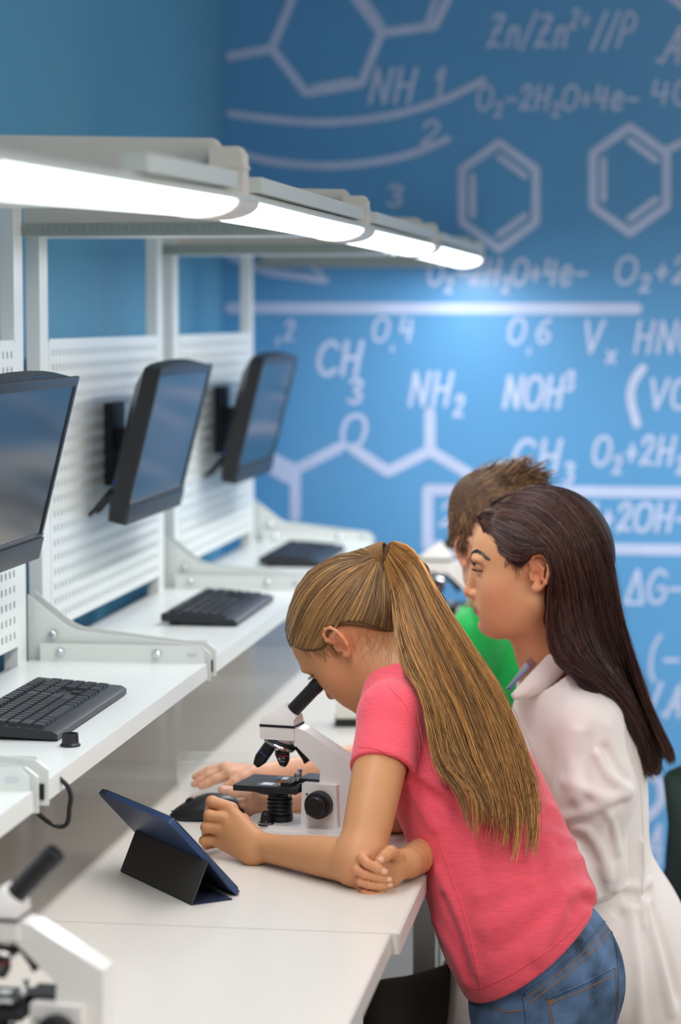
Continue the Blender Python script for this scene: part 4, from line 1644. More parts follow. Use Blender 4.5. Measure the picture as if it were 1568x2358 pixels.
def head_shape(fd, h, child=False):
    s = h.s * HS
    R = h.R

    def E(u, v, w, ru, rv, rw, k=.012, op='u', ang=0.):
        c_, s_ = math.cos(ang), math.sin(ang)
        RR = np.stack([h.f * c_ + h.u * s_, -h.f * s_ + h.u * c_, h.l], 1)
        fd.ell(h(u, v, w), RR, (ru * s, rv * s, rw * h.s), k, op)

    def K(a, b, ra, rb, k=.01, op='u'):
        fd.cone(h(*a), h(*b), ra * s, rb * s, k, op)
    sk = 1.02 if child else 1.0
    E(1240, 1268, 0, 130 * sk, 126 * sk, .0735 * (1.04 if child else 1))
    E(1172, 1282, 0, 82, 88, .060, .03)
    E(1166, 1350, 0, 66, 84, .056, .03)
    for w in (-1, 1):
        K((1226, 1385, w * .047), (1150, 1448, w * .017), 26, 24, .03)          # jaw line
        E(1157, 1352, w * .040, 40, 34, .020, .025)                                # cheek
        E(1168, 1405, w * .034, 52, 48, .020, .035)                                # fuller lower cheek
        E(1105, 1290, w * .026, 17, 10, .020, .014, ang=.1)                         # brow
    E(1130, 1450, 0, 24, 21, .021, .02)                                            # chin
    E(1128, 1408, 0, 33, 40, .030, .02)                                            # muzzle
    E(1190, 1432, 0, 46, 23, .034, .03)                                            # under the jaw
    nk = .94 if child else 1.0
    # eye sockets, eyeballs under the lids
    for w in (-1, 1):
        E(1100, 1313, w * .033, 13, 12, .012, .014, 's')
        E(1117, 1313, w * .0305, 17.5, 15.5, .0128, .003)
        E(1110, 1306, w * .0305, 15, 8, .0125, .006)
        E(1112, 1322, w * .0305, 13, 5, .0115, .006)
    # nose
    K((1101, 1302, 0), (1080 + (1 - nk) * 40, 1366, 0), 9.5, 10.5, .010)
    E(1079 + (1 - nk) * 60, 1373, 0, 13.0, 10.5, .0092, .006)
    K((1084 + (1 - nk) * 60, 1377, 0), (1102, 1386, 0), 6.5, 8, .006)
    for w in (-1, 1):
        E(1095 + (1 - nk) * 30, 1376, w * .0112, 14, 10.5, .0072, .004)
        E(1089 + (1 - nk) * 45, 1387, w * .0085, 9, 4.5, .0042, .002, 's')
    # lips
    E(1103, 1394, 0, 10, 12, .014, .010)
    E(1103, 1404, 0, 12, 7.5, .020, .005)
    E(1106, 1419, 0, 12.5, 8.5, .018, .005)
    for w in (-1, 1):
        K((1089, 1411, 0), (1100, 1411, w * .013), 1.5, 1.5, .002, 's')
        K((1100, 1411, w * .013), (1117, 1410, w * .0245), 1.5, 1.1, .002, 's')
    E(1096, 1435, 0, 9, 7, .02, .01, 's')
    # ears
    for w in (-1, 1):
        y = w * .070 * getattr(h, 'ear', 1.10 if child else 1)
        e = lambda u, v, dy=0.: (u, v, y + w * dy)
        hel = [e(1224, 1303, .002), e(1219, 1287, .006), e(1226, 1273, .010), e(1240, 1268, .013), e(1254, 1275, .016), e(1261, 1292, .018), e(1260, 1312, .017), e(1254, 1332, .014),
               e(1243, 1346, .008)]
        E(1240, 1306, y + w * .003, 19, 34, .0062, .005)
        for a, b in zip(hel, hel[1:]):
            K(a, b, 4.2, 4.2, .0028)
        E(1232, 1346, y + w * .007, 10.5, 10.5, .005, .006)                              # lobe
        K(e(1236, 1290, .008), e(1249, 1300, .012), 3.6, 3.6, .003)
        K(e(1249, 1300, .012), e(1247, 1325, .011), 3.6, 3.6, .003)
        E(1233, 1318, y + w * .013, 10, 14, .0095, .003, 's')                            # concha
        E(1245, 1287, y + w * .016, 7, 9, .005, .004, 's')
        K(e(1222, 1316, .004), e(1224, 1325, .006), 5, 5, .004)                          # tragus
        E(1228, 1317, y + w * .010, 4, 8, .0075, .003, 's')


def skin_tone(V, heads, base, lips=(190, 104, 104), warm=(), nn=None):
    c = np.tile(np.array(srgb(*base)), (len(V), 1))
    for h, la in heads:
        u, v, w = h.inv(V)
        near = (np.abs(w) < .12) & (u > 1040) & (u < 1300) & (v > 1200) & (v < 1520)
        lip = np.exp(-(((u - 1101) / 17) ** 2 + ((v - 1411.5) / (13 - .38 * np.clip(u - 1098, 0, 22))) ** 2 + (w / .031) ** 2) ** 3) * near
        cheek = np.exp(-(((u - 1150) / 36) ** 2 + ((v - 1362) / 34) ** 2)) * (np.abs(w) > .02) * near
        ear = (np.exp(-(((u - 1240) / 26) ** 2 + ((v - 1306) / 46) ** 2) ** 2)) * (np.abs(w) > .066) * near
        nose = np.exp(-(((u - 1080) / 16) ** 2 + ((v - 1366) / 14) ** 2)) * near
        lid = np.exp(-(((u - 1106) / 14) ** 2 + ((v - 1304) / 9) ** 2)) * (np.abs(w) > .016) * near
        for wgt, col in ((cheek * .28, (226, 140, 110)), (ear * .45, (232, 138, 104)), (nose * .35, (230, 150, 122)), (lid * .30, (186, 118, 96)), (lip * la, lips)):
            c = c * (1 - wgt[:, None]) + np.array(srgb(*col)) * wgt[:, None]
    for p, r, amt in warm:
        g = np.exp(-((V - p) ** 2).sum(1) / r ** 2) * amt
        c = c * (1 - g[:, None]) + np.array(srgb(226, 138, 112)) * g[:, None]
    return c


def px(r, d): return r * d / F


def limb(fd, pts, k=.012):
    """pts: (world point, radius m); a smooth taper, blended only at its root"""
    n = 6 * (len(pts) - 1) + 1
    P = spline([p for p, r in pts], n)
    R_ = np.interp(np.linspace(0, len(pts) - 1, n), range(len(pts)), [r for p, r in pts])
    R_[1:-1] = (R_[:-2] + 2 * R_[1:-1] + R_[2:]) / 4
    for i in range(n - 1):
        fd.cone(P[i], P[i + 1], R_[i], R_[i + 1], k if i == 0 else .0025)


def finger(fd, pts, k=.004):
    """pts: (u, v, dh, radius px)"""
    P = [q(u, v, d) for u, v, d, r in pts]
    fd.chain(P, [px(r, d) for (u, v, d, r) in pts], k)


def axes(fwd_right, spine):
    """frame with columns (width, depth, spine)"""
    s = np.asarray(spine, float); s /= np.linalg.norm(s)
    w = np.asarray(fwd_right, float); w = w - s * (w @ s); w /= np.linalg.norm(w)
    return np.stack([w, np.cross(s, w), s], 1)


def paths_on(fd, uv, n, lift, d0=2.6, d1=5.0):
    out = []
    for u, v in spline(uv, n):
        p = fd.hit(u, v, d0, d1, lift)
        if p is not None: out.append(p)
    return out


def seam(name, fd, uv, rad, m, parent, n=40, lift=.0006, dash=None):
    pts = paths_on(fd, uv, n, lift)
    bm = bmesh.new()
    if dash:
        for i in range(0, len(pts) - dash, dash + 1):
            tube(bm, pts[i:i + dash + 1], rad, 5)
    elif len(pts) > 1:
        tube(bm, pts, rad, 6)
    o = to_obj(name, bm, m, parent, smooth=True)
    if dash: o['kind'] = 'stuff'
    return o


def nail(fd, u, v, ang, lu, lv, parent, d0=2.6, d1=5.0):
    """fingernail plate hugging the surface; ang = direction of the fingertip in the picture"""
    bm = bmesh.new()
    rows = []
    for i in range(7):
        a = -1 + 2 * i / 6
        row = []
        for j in range(5):
            b = -1 + 2 * j / 4
            if abs(a) > .6: b *= .75 if abs(a) < .9 else .45
            du, dv = a * lu, b * lv
            uu, vv = u + du * math.cos(ang) - dv * math.sin(ang), v + du * math.sin(ang) + dv * math.cos(ang)
            p = fd.hit(uu, vv, d0, d1, .0009)
            row.append(p)
        rows.append(row)
    if any(p is None for r in rows for p in r): return
    V = [[bm.verts.new(tuple(p)) for p in r] for r in rows]
    for a, b in zip(V, V[1:]):
        for j in range(4):
            bm.faces.new((a[j], a[j + 1], b[j + 1], b[j]))
    to_obj('fingernail', bm, M['nail'], parent, smooth=True)


def folds(specs):
    """soft cloth folds: (path points, radius, height); displaces a field outwards along creases"""
    S = [(np.asarray(p, float), r, h) for p, r, h in specs]

    def post(P, d):
        out = d
        pmin, pmax = P.min(0), P.max(0)
        for pts, r, h in S:
            lo, hi = pts.min(0) - 3 * r, pts.max(0) + 3 * r
            if (pmin > hi).any() or (pmax < lo).any(): continue
            m = np.all((P > lo) & (P < hi), 1)
            if not m.any(): continue
            Pm = P[m]
            best = np.full(len(Pm), 1e9)
            for a, b in zip(pts, pts[1:]):
                ba = b - a
                t = np.clip(((Pm - a) @ ba) / (ba @ ba), 0, 1)
                best = np.minimum(best, ((Pm - a - t[:, None] * ba) ** 2).sum(1))
            out = out.copy()
            out[m] -= h * np.exp(-best / (r * r))
        return out
    return post


def folds_on(fd, specs):
    out = []
    for uv, r, h in specs:
        pts = [fd.march(u, v) for u, v in spline(uv, 7)]
        pts = [p for p in pts if p is not None]
        if len(pts) > 1: out.append((pts, r, h))
    return folds(out)


def uvd(seq): return [q(*s) for s in seq]


# ================================================================ the girl in the pink T-shirt
gh = Head((818, 1457), 3.60, math.radians(46.5), math.radians(23), math.radians(4), .90)
gw = RT * .62 + FH * .78                                   # across her shoulders, left to right
gbody = Field()
head_shape(gbody, gh, True)
gneck0, gneck1 = gh(1262, 1400, 0), q(965, 1600, 3.53)
gbody.cone(gh(1245, 1370, 0), gneck1, .040, .046, .03)
gsp = q(945, 1570, 3.54) - q(1255, 2200, 3.33)
GX = axes(gw, gsp)
for (u, v, d, a, b, c) in ((1010, 1700, 3.53, .100, .065, .14), (1095, 1870, 3.46, .105, .075, .14), (1180, 2040, 3.40, .105, .08, .14), (1250, 2190, 3.36, .11, .08, .12)):
    gbody.ell(q(u, v, d), GX, (a, b, c), .04)
# left arm
elb = on_z(828, 1988, ZT + .0330)
wr = on_z(606, 1951, ZT + .0250)
sh_l = q(902, 1655, 3.43)
d_e, d_w = dist(elb), dist(wr)
limb(gbody, [(sh_l, .041), (q(876, 1760, (3.43 * .65 + d_e * .35)), .0385), (q(853, 1870, 3.43 * .3 + d_e * .7), .0355), (elb + Z3 * .002, .0315)], .02)
limb(gbody, [(elb, .0318), (elb * .62 + wr * .38 + Z3 * .001, .0290), (elb * .25 + wr * .75, .0226), (wr, .0196)], .022)
hd_ = d_w + .055
# back of the left hand and curled fingers
for a, b, r0, r1 in (((600, 1948, d_w), (533, 1868, hd_ - .012), 27, 15), ((592, 1958, d_w), (518, 1890, hd_ - .016), 28, 15), ((584, 1964, d_w), (508, 1912, hd_ - .016), 26, 14),
                     ((576, 1966, d_w), (496, 1936, hd_ - .008), 24, 13)):
    gbody.cone(q(*a), q(*b), px(r0, 3.5), px(r1, 3.5), .010)
finger(gbody, [(534, 1862, hd_ - .008, 15.5), (488, 1847, hd_ - .002, 14.5), (484, 1868, hd_ + .028, 13), (512, 1884, hd_ + .034, 12)], .004)
finger(gbody, [(517, 1884, hd_ - .018, 15), (482, 1878, hd_ - .016, 13.5), (481, 1894, hd_ + .016, 12.5), (508, 1902, hd_ + .022, 12)], .003)
finger(gbody, [(506, 1908, hd_ - .018, 14.5), (474, 1905, hd_ - .016, 12.8), (476, 1918, hd_ + .014, 12), (500, 1922, hd_ + .020, 11)], .003)
finger(gbody, [(494, 1934, hd_ - .010, 13), (469, 1936, hd_ - .010, 11), (475, 1946, hd_ + .014, 10.5), (492, 1944, hd_ + .02, 9.5)], .003)
finger(gbody, [(585, 1925, d_w + .018, 17), (560, 1888, hd_ + .018, 13.5), (530, 1878, hd_ + .034, 12), (508, 1880, hd_ + .046, 10.5)], .006)
# right arm, coming out from under the body to the fist
fw = on_z(938, 1988, ZT + .0270)
fe = q(1050, 1925, 3.535)
limb(gbody, [(q(1078, 1614, 3.65), .036), (fe * .5 + q(1078, 1614, 3.65) * .5, .034), (fe, .030)], .02)
limb(gbody, [(fe, .0305), (fe * .5 + fw * .5, .0280), (fw, .0215)], .014)
df = dist(on_z(858, 2064, ZT)) + .012
dw2 = dist(fw)
finger(gbody, [(938, 1988, dw2, 29), (905, 1992, df + .050, 33)], .01)
finger(gbody, [(905, 1992, df + .052, 32), (862, 2002, df + .040, 34)], .012)
finger(gbody, [(896, 2022, df + .045, 26), (858, 2034, df + .036, 26)], .012)
finger(gbody, [(905, 1985, df + .058, 26), (850, 1972, df + .038, 16)], .008)
for pts in ([(854, 1963, df + .040, 13.5), (834, 1976, df + .010, 13.5), (846, 1989, df - .002, 12.8), (868, 2000, df - .004, 12), (886, 2008, df + .000, 10.8)],
            [(826, 1984, df + .040, 14), (823, 2004, df + .008, 12.8), (840, 2013, df + .000, 12.2), (868, 2020, df + .000, 11.6), (896, 2026, df + .005, 10.2)],
            [(819, 2008, df + .040, 13.5), (830, 2030, df + .006, 12.2), (848, 2037, df + .002, 11.8), (872, 2041, df + .003, 11.2), (898, 2038, df + .008, 9.8)],
            [(822, 2034, df + .040, 12.5), (839, 2055, df + .008, 11), (852, 2060, df + .004, 10.6), (866, 2060, df + .006, 10), (879, 2055, df + .009, 9)]):
    finger(gbody, [(u, v, d, r * .93) for u, v, d, r in pts], .0008)
finger(gbody, [(916, 2010, df + .058, 20), (914, 1974, df + .040, 17), (900, 1962, df + .022, 14.5), (888, 1970, df + .010, 13.5), (874, 1981, df + .004, 11)], .004)

V, Q = gbody.mesh(.0017)
warm = [(q(841, 1960, df), .012, .4), (q(830, 2008, df), .011, .4), (q(834, 2040, df), .011, .4), (q(843, 2062, df), .010, .35), (q(880, 1990, df), .02, .25),
        (q(530, 1862, hd_), .011, .3), (q(515, 1882, hd_), .011, .3), (q(504, 1906, hd_), .011, .3), (elb, .04, .15)]
girl = np_mesh('person', V, Q, M['girl_skin'], None, skin_tone(V, [(gh, .55)], (200, 142, 98), (196, 112, 100), warm))
close_gaps(girl)
tag(girl, 'girl in a pink T-shirt with a long blonde ponytail bending over a microscope', 'person')
for (u, v, a, lu, lv) in ((884, 2007, .48, 6.5, 6), (896, 2025, .35, 5.5, 5.5), (898, 2037, .05, 5.5, 5), (878, 1979, 2.4, 6.5, 6.5)):
    nail(gbody, u, v, a, lu, lv, girl)

# pink shirt
gs = Field()
chest = [((1012, 1700, 3.525), (.136, .088, .150)), ((1100, 1865, 3.455), (.132, .098, .150)), ((1166, 2040, 3.395), (.126, .104, .150)), ((1222, 2186, 3.352), (.130, .108, .15))]
for (p, r) in chest:
    gs.ell(q(*p), GX, r, .05)
gs.cone(q(960, 1612, 3.54), q(1010, 1690, 3.53), .050, .085, .04)
gs.cone(q(955, 1625, 3.50), sh_l + Z3 * .008, .045, .047, .03)
gs.cone(q(1000, 1600, 3.56), q(1082, 1602, 3.66), .045, .044, .03)
slv = q(880, 1775, 3.43 * .62 + d_e * .38)
gs.cone(q(938, 1568, 3.55), q(905, 1500, 3.57), .050, .060, .004, 's')
sd = slv - sh_l; sd /= np.linalg.norm(sd)
hemn = RT * .54 - Z3 * .78 + FH * .06
hemn /= np.linalg.norm(hemn)
hemc = q(1236, 2222, 3.27)
gsl = Field()
gsl.cone(sh_l + Z3 * .002, slv + sd * .03, .0490, .0480, .025)
gsl.half(slv, sd, .002)
gsl.cone(slv - sd * .016, slv + sd * .02, .0375, .0425, .002, 's')
gsr = Field()
gsr.cone(q(1080, 1604, 3.66), fe * .35 + q(1078, 1614, 3.65) * .65, .046, .046, .025)
gf = folds_on(gs, [([(1385, 2070), (1345, 2046), (1305, 2070), (1268, 2130), (1240, 2200)], .012, .011), ([(1372, 2085), (1340, 2070), (1312, 2090)], .009, -.008),
               ([(1352, 1985), (1320, 1975), (1270, 2000), (1225, 2040)], .013, .006), ([(1000, 2120), (1040, 2190), (1070, 2260)], .010, .007),
               ([(1022, 2070), (1058, 2160), (1084, 2250)], .008, -.006), ([(1010, 2010), (1050, 2110), (1098, 2240)], .010, .005),
               ([(938, 1790), (965, 1850), (1000, 1905)], .009, .006), ([(952, 1770), (1000, 1806), (1062, 1830)], .009, .006), ([(955, 1795), (1000, 1835), (1050, 1860)], .008, -.005),
               ([(1120, 2140), (1200, 2090), (1290, 2050)], .014, .005), ([(1110, 2060), (1180, 2020), (1260, 1950)], .015, .005), ([(1140, 2190), (1210, 2150), (1280, 2090)], .010, -.004),
               ([(836, 1690), (880, 1700), (925, 1690)], .010, .004), ([(850, 1640), (890, 1655), (930, 1640)], .010, .003), ([(940, 1700), (925, 1745), (935, 1790)], .008, .006),
               ([(1320, 1940), (1250, 1920), (1180, 1960)], .013, .005), ([(1300, 1880), (1240, 1850), (1190, 1870)], .013, .004)])
gs.post = gf
gshirt = Field()
gshirt.other(gs, 0.0)
gshirt.other(gsr, 0.0, .02)
gshirt.half(hemc, hemn, .003)
gcut = Field(); gcut.other(gs, -.009); gcut.half(hemc - hemn * .02, -hemn, .002)
gshirt.other(gcut, 0, .002, 's')
gshirt.other(gsl, 0.0, .018)
V, Q = gshirt.mesh(.0028)
shirt = np_mesh('pink_tshirt', V, Q, M['pink'], girl)
tag(shirt, 'pink short-sleeved T-shirt')

# jeans
gj = Field()
PX = axes(gw, (gsp / np.linalg.norm(gsp)) * .5 + Z3 * .5)
gj.ell(q(1236, 2180, 3.365), GX, (.116, .090, .12), .03)
gj.ell(q(1256, 2240, 3.365), PX, (.120, .094, .10), .03)
hw_ = gw / np.linalg.norm(gw)
hipc = q(1254, 2310, 3.37)
for s in (-1, 1):
    hp = hipc + hw_ * s * .062
    gj.ell(q(1282, 2268, 3.345) + hw_ * s * .052, PX, (.066, .070, .085), .025)
    kn_ = np.array([hp[0] + .02, hp[1] + .0, .30])
    an = np.array([hp[0] + .05, hp[1] - .02, .085])
    gj.chain([hp, kn_, an], [.074, .054, .046], .03)
gj.half(q(1250, 2120, 3.33), gsp, .004)
V, Q = gj.mesh(.004)
jeans = np_mesh('jeans', V, Q, M['denim'], girl)
tag(jeans, 'faded blue jeans with orange stitching')
for s in (-1, 1):
    hp = hipc + hw_ * s * .062
    sf = Field()
    c = np.array([hp[0] + .05, hp[1] - .02, 0])
    fd_ = np.array([-hw_[1], hw_[0], 0]); fd_ = fd_ if fd_ @ RT < 0 else -fd_
    sf.chain([c + Z3 * .040 - fd_ * .04, c + Z3 * .036 + fd_ * .06, c + Z3 * .028 + fd_ * .12], [.040, .036, .028], .02)
    sf.half(c + Z3 * .002, -Z3, .003)
    V, Q = sf.mesh(.006)
    np_mesh('shoe', V, Q, M['shoe'], girl)

# stitching, waistband, pocket
for uv in ([(1210, 2300), (1290, 2240), (1360, 2175), (1402, 2128)], [(1216, 2312), (1296, 2252), (1368, 2186), (1410, 2138)]):
    seam('waist_stitching', gj, uv, .0007, M['stitch'], jeans, 60)
seam('waistband_edge', gj, [(1206, 2292), (1288, 2230), (1352, 2170), (1392, 2122)], .0017, M['denim'], jeans, 50, .0004)
seam('back_seam', gj, [(1402, 2130), (1418, 2180), (1424, 2250), (1420, 2330)], .0014, M['denim'], jeans, 40, .0006)
seam('side_seam', gj, [(1206, 2296), (1212, 2340), (1216, 2400)], .0016, M['denim'], jeans, 30, .0006)
pk = [(1258, 2298), (1330, 2268), (1418, 2222), (1422, 2300), (1418, 2400), (1275, 2420), (1258, 2298)]
seam('pocket_edge', gj, [(1258, 2300), (1340, 2266), (1416, 2226)], .0018, M['denim'], jeans, 50, .0010)
for uv in ([(1262, 2312), (1342, 2280), (1412, 2246)], [(1258, 2298), (1268, 2350), (1276, 2410)], [(1264, 2298), (1274, 2350), (1282, 2410)], [(1416, 2226), (1420, 2290), (1416, 2380)],
           [(1260, 2302), (1276, 2312)], [(1262, 2312), (1276, 2300)]):
    seam('pocket_stitching', gj, uv, .0006, M['stitch'], jeans, 50)
seam('front_pocket_stitching', gj, [(1140, 2322), (1170, 2330), (1204, 2326)], .0007, M['stitch'], jeans, 30)
# shirt seams
seam('side_seam', gshirt, [(985, 1860), (1030, 1990), (1070, 2110), (1098, 2230), (1108, 2280)], .0007, M['pink'], shirt, 60, .0004)
seam('armhole_seam', gshirt, [(893, 1578), (930, 1620), (960, 1680), (965, 1740), (945, 1790)], .0007, M['pink'], shirt, 50, .0004)
seam('sleeve_hem', gshirt, [(826, 1720), (870, 1726), (915, 1750), (940, 1776)], .0007, M['pink'], shirt, 40, .0004)
seam('bottom_hem', gshirt, [(1090, 2276), (1115, 2272), (1200, 2230), (1300, 2158), (1376, 2078)], .0007, M['pink'], shirt, 70, .0004)

# hair: cap, knot, ponytail
gcap = Field()
hs_ = gh.s * HS
gcap.ell(gh(1242, 1266, 0), gh.R, (138 * hs_, 134 * hs_, .0792 * gh.s), .02)
gcap.ell(gh(1280, 1252, 0), gh.R, (118 * hs_, 114 * hs_, .074 * gh.s), .03)
gcap.ell(gh(1170, 1268, 0), gh.R, (90 * hs_, 92 * hs_, .0665 * gh.s), .02)
gcap.ell(q(870, 1300, 3.60), np.eye(3), (.030, .030, .032), .03)
hairline = [(600, 1500), (655, 1478), (676, 1488), (700, 1494), (728, 1494), (748, 1488), (758, 1466), (762, 1444), (774, 1430), (800, 1426), (842, 1432), (880, 1444), (908, 1456), (935, 1470), (965, 1440), (960, 1200), (600, 1200)]
ho = q(797, 1455, 3.60)
gcap.poly(ho, RT, Z3, [((u - 797) * 3.6 / F, (1455 - v) * 3.6 / F) for u, v in hairline], .004)
V, Q = gcap.mesh(.0025)
gcol = np.tile(np.array(srgb(104, 78, 52)), (len(V), 1))
ghair = np_mesh('hair', V, Q, M['hair_base'], girl, gcol)
tag(ghair, 'dark blonde hair pulled back into a ponytail')


def root_in(P, skin, amt, lift=.0006):
    """let the hairs start on the skin a little outside the hairline"""
    R_ = P[:, 0] + (P[:, 0] - P[:, 1]) * (rng.random((len(P), 1)) ** 1.5 * amt)
    out = []
    for f, lf in ((0, lift), (.5, .0012), (.95, .0022)):
        X = R_ * (1 - f) + P[:, 0] * f
        Y = X.copy()
        for i, p in enumerate(X):
            loc, nr, ix, ds = skin.bvh.find_nearest(Vector(p))
            s_ = np.array(loc) + np.array(nr) * lf
            Y[i] = s_ if f == 0 or (p - np.array(loc)) @ np.array(nr) < lf else p
        out.append(Y[:, None])
    return np.concatenate(out + [P[:, 1:]], 1)


def csurf(fd, u, v, dmid, lift):
    p = fd.hit(u, v, 2.8, 4.6, lift)
    return p if p is not None else q(u, v, dmid)


tie = (868, 1282)
starts = [(668, 1470), (672, 1484), (690, 1491), (712, 1493), (735, 1491), (755, 1480), (764, 1455), (778, 1436), (800, 1428), (830, 1430), (862, 1440), (892, 1450), (915, 1458)]
tops = [(666, 1450), (665, 1420), (670, 1385), (682, 1345), (702, 1310), (728, 1282), (758, 1266), (790, 1262)]
guides = []
tiep = q(868, 1284, 3.575)


def over(fd, A, B, lift, n=10, up=0.0):
    out = []
    for f in np.linspace(0, 1, n):
        p = A * (1 - f) + B * f
        c = gh(1245, 1265, 0)
        p = p + (p - c) / np.linalg.norm(p - c) * (.03 + up) * math.sin(math.pi * f)
        loc, nr, i, d = fd.bvh.find_nearest(Vector(p))
        out.append(np.array(loc) + np.array(nr) * lift)
    return np.array(out)


for w in (-.066, -.056, -.045, -.03, -.015, 0., .015, .028, .040):
    guides.append(over(gcap, gh(1112 + 420 * abs(w) + 4000 * w * w, 1215, w), tiep, .0012))
for (u, v) in starts:
    A = None
    for f in np.linspace(0, .3, 12):
        A = gcap.hit(u + (tie[0] - u) * f, v + (tie[1] - v) * f, 2.8, 4.6, .001)
        if A is not None: break
    guides.append(over(gcap, A, tiep, .0012))
blond = [(140, 102, 62), (170, 128, 76), (104, 76, 50), (204, 158, 98), (126, 94, 60), (152, 114, 70), (90, 66, 46)]
P, s = sheet(guides, 2600, 16, [.0004, .0016, .0022, .0016], -FH + Z3 * .5, .0012)
P = root_in(P, gbody, .4)
strand_mesh(P, taper(2600, 18, .00048), hair_cols(2600, blond) * (1 + .25 * np.sin(s * 60 + 3 * np.sin(s * 17)))[:, None], 'hair_strands', M['hair'], ghair)
# far side of the crown
P2 = []
# wrapped knot
kb_ = q(872, 1284, 3.585)
bm = bmesh.new()
ka = np.array(q(905, 1262, 3.585) - q(858, 1288, 3.585)); ka /= np.linalg.norm(ka)
kx, ky, _ = basis(ka)
for j in range(11):
    c = kb_ + ka * (-.012 + j * .0024)
    rr = .0165 + .0035 * math.sin(math.pi * j / 10) + .0006 * (j % 2)
    tl = .5 + .05 * j
    pts = [c + rr * (math.cos(a) * kx + math.sin(a) * ky) + ka * .006 * math.sin(a + tl) for a in np.linspace(0, 2 * math.pi, 25)]
    tube(bm, pts, .0024, 6)
wrap = to_obj('wrapped_lock', bm, M['hair_base'], ghair, smooth=True)
at = wrap.data.color_attributes.new('tone', 'FLOAT_COLOR', 'POINT')
wc = np.tile(np.append(srgb(122, 86, 52), 1), (len(wrap.data.vertices), 1)).astype(f32)
at.data.foreach_set('color', wc.ravel())


def on_back(uv, lift):
    out = []
    for (u, v, extra) in uv:
        p = gshirt.hit(u, v, 2.8, 3.9, 0)
        d = dist(p) if p is not None else 3.56
        out.append(q(u, v, d - lift - extra))
    return np.array(out)


root = [(880, 1276, 3.565), (905, 1256, 3.575)]
pony_uv = [  # inner edge first
    [(884, 1300), (902, 1380), (908, 1450), (925, 1530), (965, 1600), (985, 1680), (1000, 1760), (1040, 1820), (1082, 1915)],
    [(888, 1290), (915, 1370), (935, 1460), (965, 1540), (1000, 1620), (1020, 1710), (1050, 1790), (1090, 1840), (1092, 1935)],
    [(892, 1280), (930, 1350), (965, 1450), (1005, 1550), (1050, 1650), (1085, 1750), (1125, 1830), (1140, 1900), (1122, 1978)],
    [(896, 1270), (945, 1335), (990, 1440), (1040, 1545), (1090, 1650), (1130, 1760), (1160, 1850), (1165, 1920), (1152, 1995)],
    [(900, 1260), (955, 1310), (1010, 1420), (1065, 1520), (1125, 1640), (1170, 1750), (1195, 1850), (1200, 1920), (1184, 1996)],
    [(905, 1253), (960, 1290), (1020, 1400), (1080, 1500), (1145, 1610), (1195, 1730), (1222, 1840), (1228, 1910), (1222, 1996)],
    [(908, 1249), (955, 1272), (1015, 1380), (1078, 1480), (1150, 1590), (1208, 1720), (1236, 1820), (1240, 1890), (1234, 1985)],
]
guides = []
for g in pony_uv:
    pts = []
    for i, (u, v) in enumerate(g):
        p = gshirt.hit(u, v, 2.8, 3.9, 0)
        t = i / (len(g) - 1)
        d_free = 3.57 - .30 * t
        d = min(d_free, dist(p) - .014) if p is not None else d_free
        if i < 2: d = 3.568
        elif i == 2: d = min(d, 3.545)
        pts.append([u, v, d])
    pts = np.array(pts)
    pts[2:-1, 2] = (pts[1:-2, 2] + pts[2:-1, 2] + pts[3:, 2]) / 3
    pts[2:, 2] -= .006
    guides.append(np.array([q(*p) for p in pts]))
gp = Field()
for g in guides[1:-1]:
    gg = spline(g, 14)
    rr = np.interp(np.linspace(0, 1, 14), [0, .1, .35, .6, .76, .9, 1], [.004, .006, .008, .006, .0015, .0008, .0006])
    gp.chain(list(gg[:10]), list(rr[:10]), .012)
V, Q = gp.mesh(.003)
pony = np_mesh('ponytail', V, Q, M['hair_base'], ghair, np.tile(np.array(srgb(92, 62, 36)), (len(V), 1)))
gold = [(206, 146, 80), (172, 120, 64), (228, 172, 100), (146, 102, 58), (192, 136, 74), (116, 82, 48), (240, 188, 116), (158, 110, 62)]
P, s = sheet(guides, 4200, 22, [.012, .016, .016, .013, .008], -FH + Z3 * .25, .0040, clump=26, ends=(.70, 1.0))
cl = hair_cols(4200, gold, .15)
band = (.70 + .42 * s) * (1 + .28 * np.sin(s * 40 + 2 * np.sin(s * 13)))  # fall of light put into the colour: outer strands lighter, inner ones darker
strand_mesh(P, taper(4200, 22, .00046), cl * band[:, None], 'ponytail_strands', M['hair'], ghair)
P, s = sheet(guides, 260, 22, [.014, .026, .026, .024, .02], -FH + Z3 * .3, .011, ends=(.75, 1.0))
strand_mesh(P, taper(260, 22, .00032), hair_cols(260, gold), 'flyaway_strands', M['hair'], ghair)
# baby hairs at the nape
nape = []
for _ in range(64):
    u, v = 815 + 110 * rng.random(), 1440 + 60 * rng.random()
    L_ = 25 + 45 * rng.random()
    a = math.radians(60 + 60 * rng.random())
    pts = [csurf(gbody, u + L_ * f * math.cos(a) + 10 * math.sin(3 * f + u), v + L_ * f * math.sin(a), 3.57, .0015 + .003 * f) for f in np.linspace(0, 1, 6)]
    nape.append(spline(np.array(pts), 10))
strand_mesh(np.array(nape), taper(64, 10, .00012), hair_cols(64, [(186, 134, 90), (166, 116, 74)]), 'nape_hairs', M['hair'], ghair)
tem = []
for _ in range(70):
    u, v = 690 + 75 * rng.random(), 1478 + 14 * rng.random()
    L_ = 18 + 30 * rng.random()
    a = math.radians(20 + 60 * rng.random())
    pts = [csurf(gbody, u + L_ * f * math.cos(a), v + L_ * f * math.sin(a) , 3.60, .0012) for f in np.linspace(0, 1, 6)]
    tem.append(spline(np.array(pts), 10))
strand_mesh(np.array(tem), taper(70, 10, .0002), hair_cols(70, [(150, 108, 70), (130, 92, 60)]), 'temple_hairs', M['hair'], ghair)

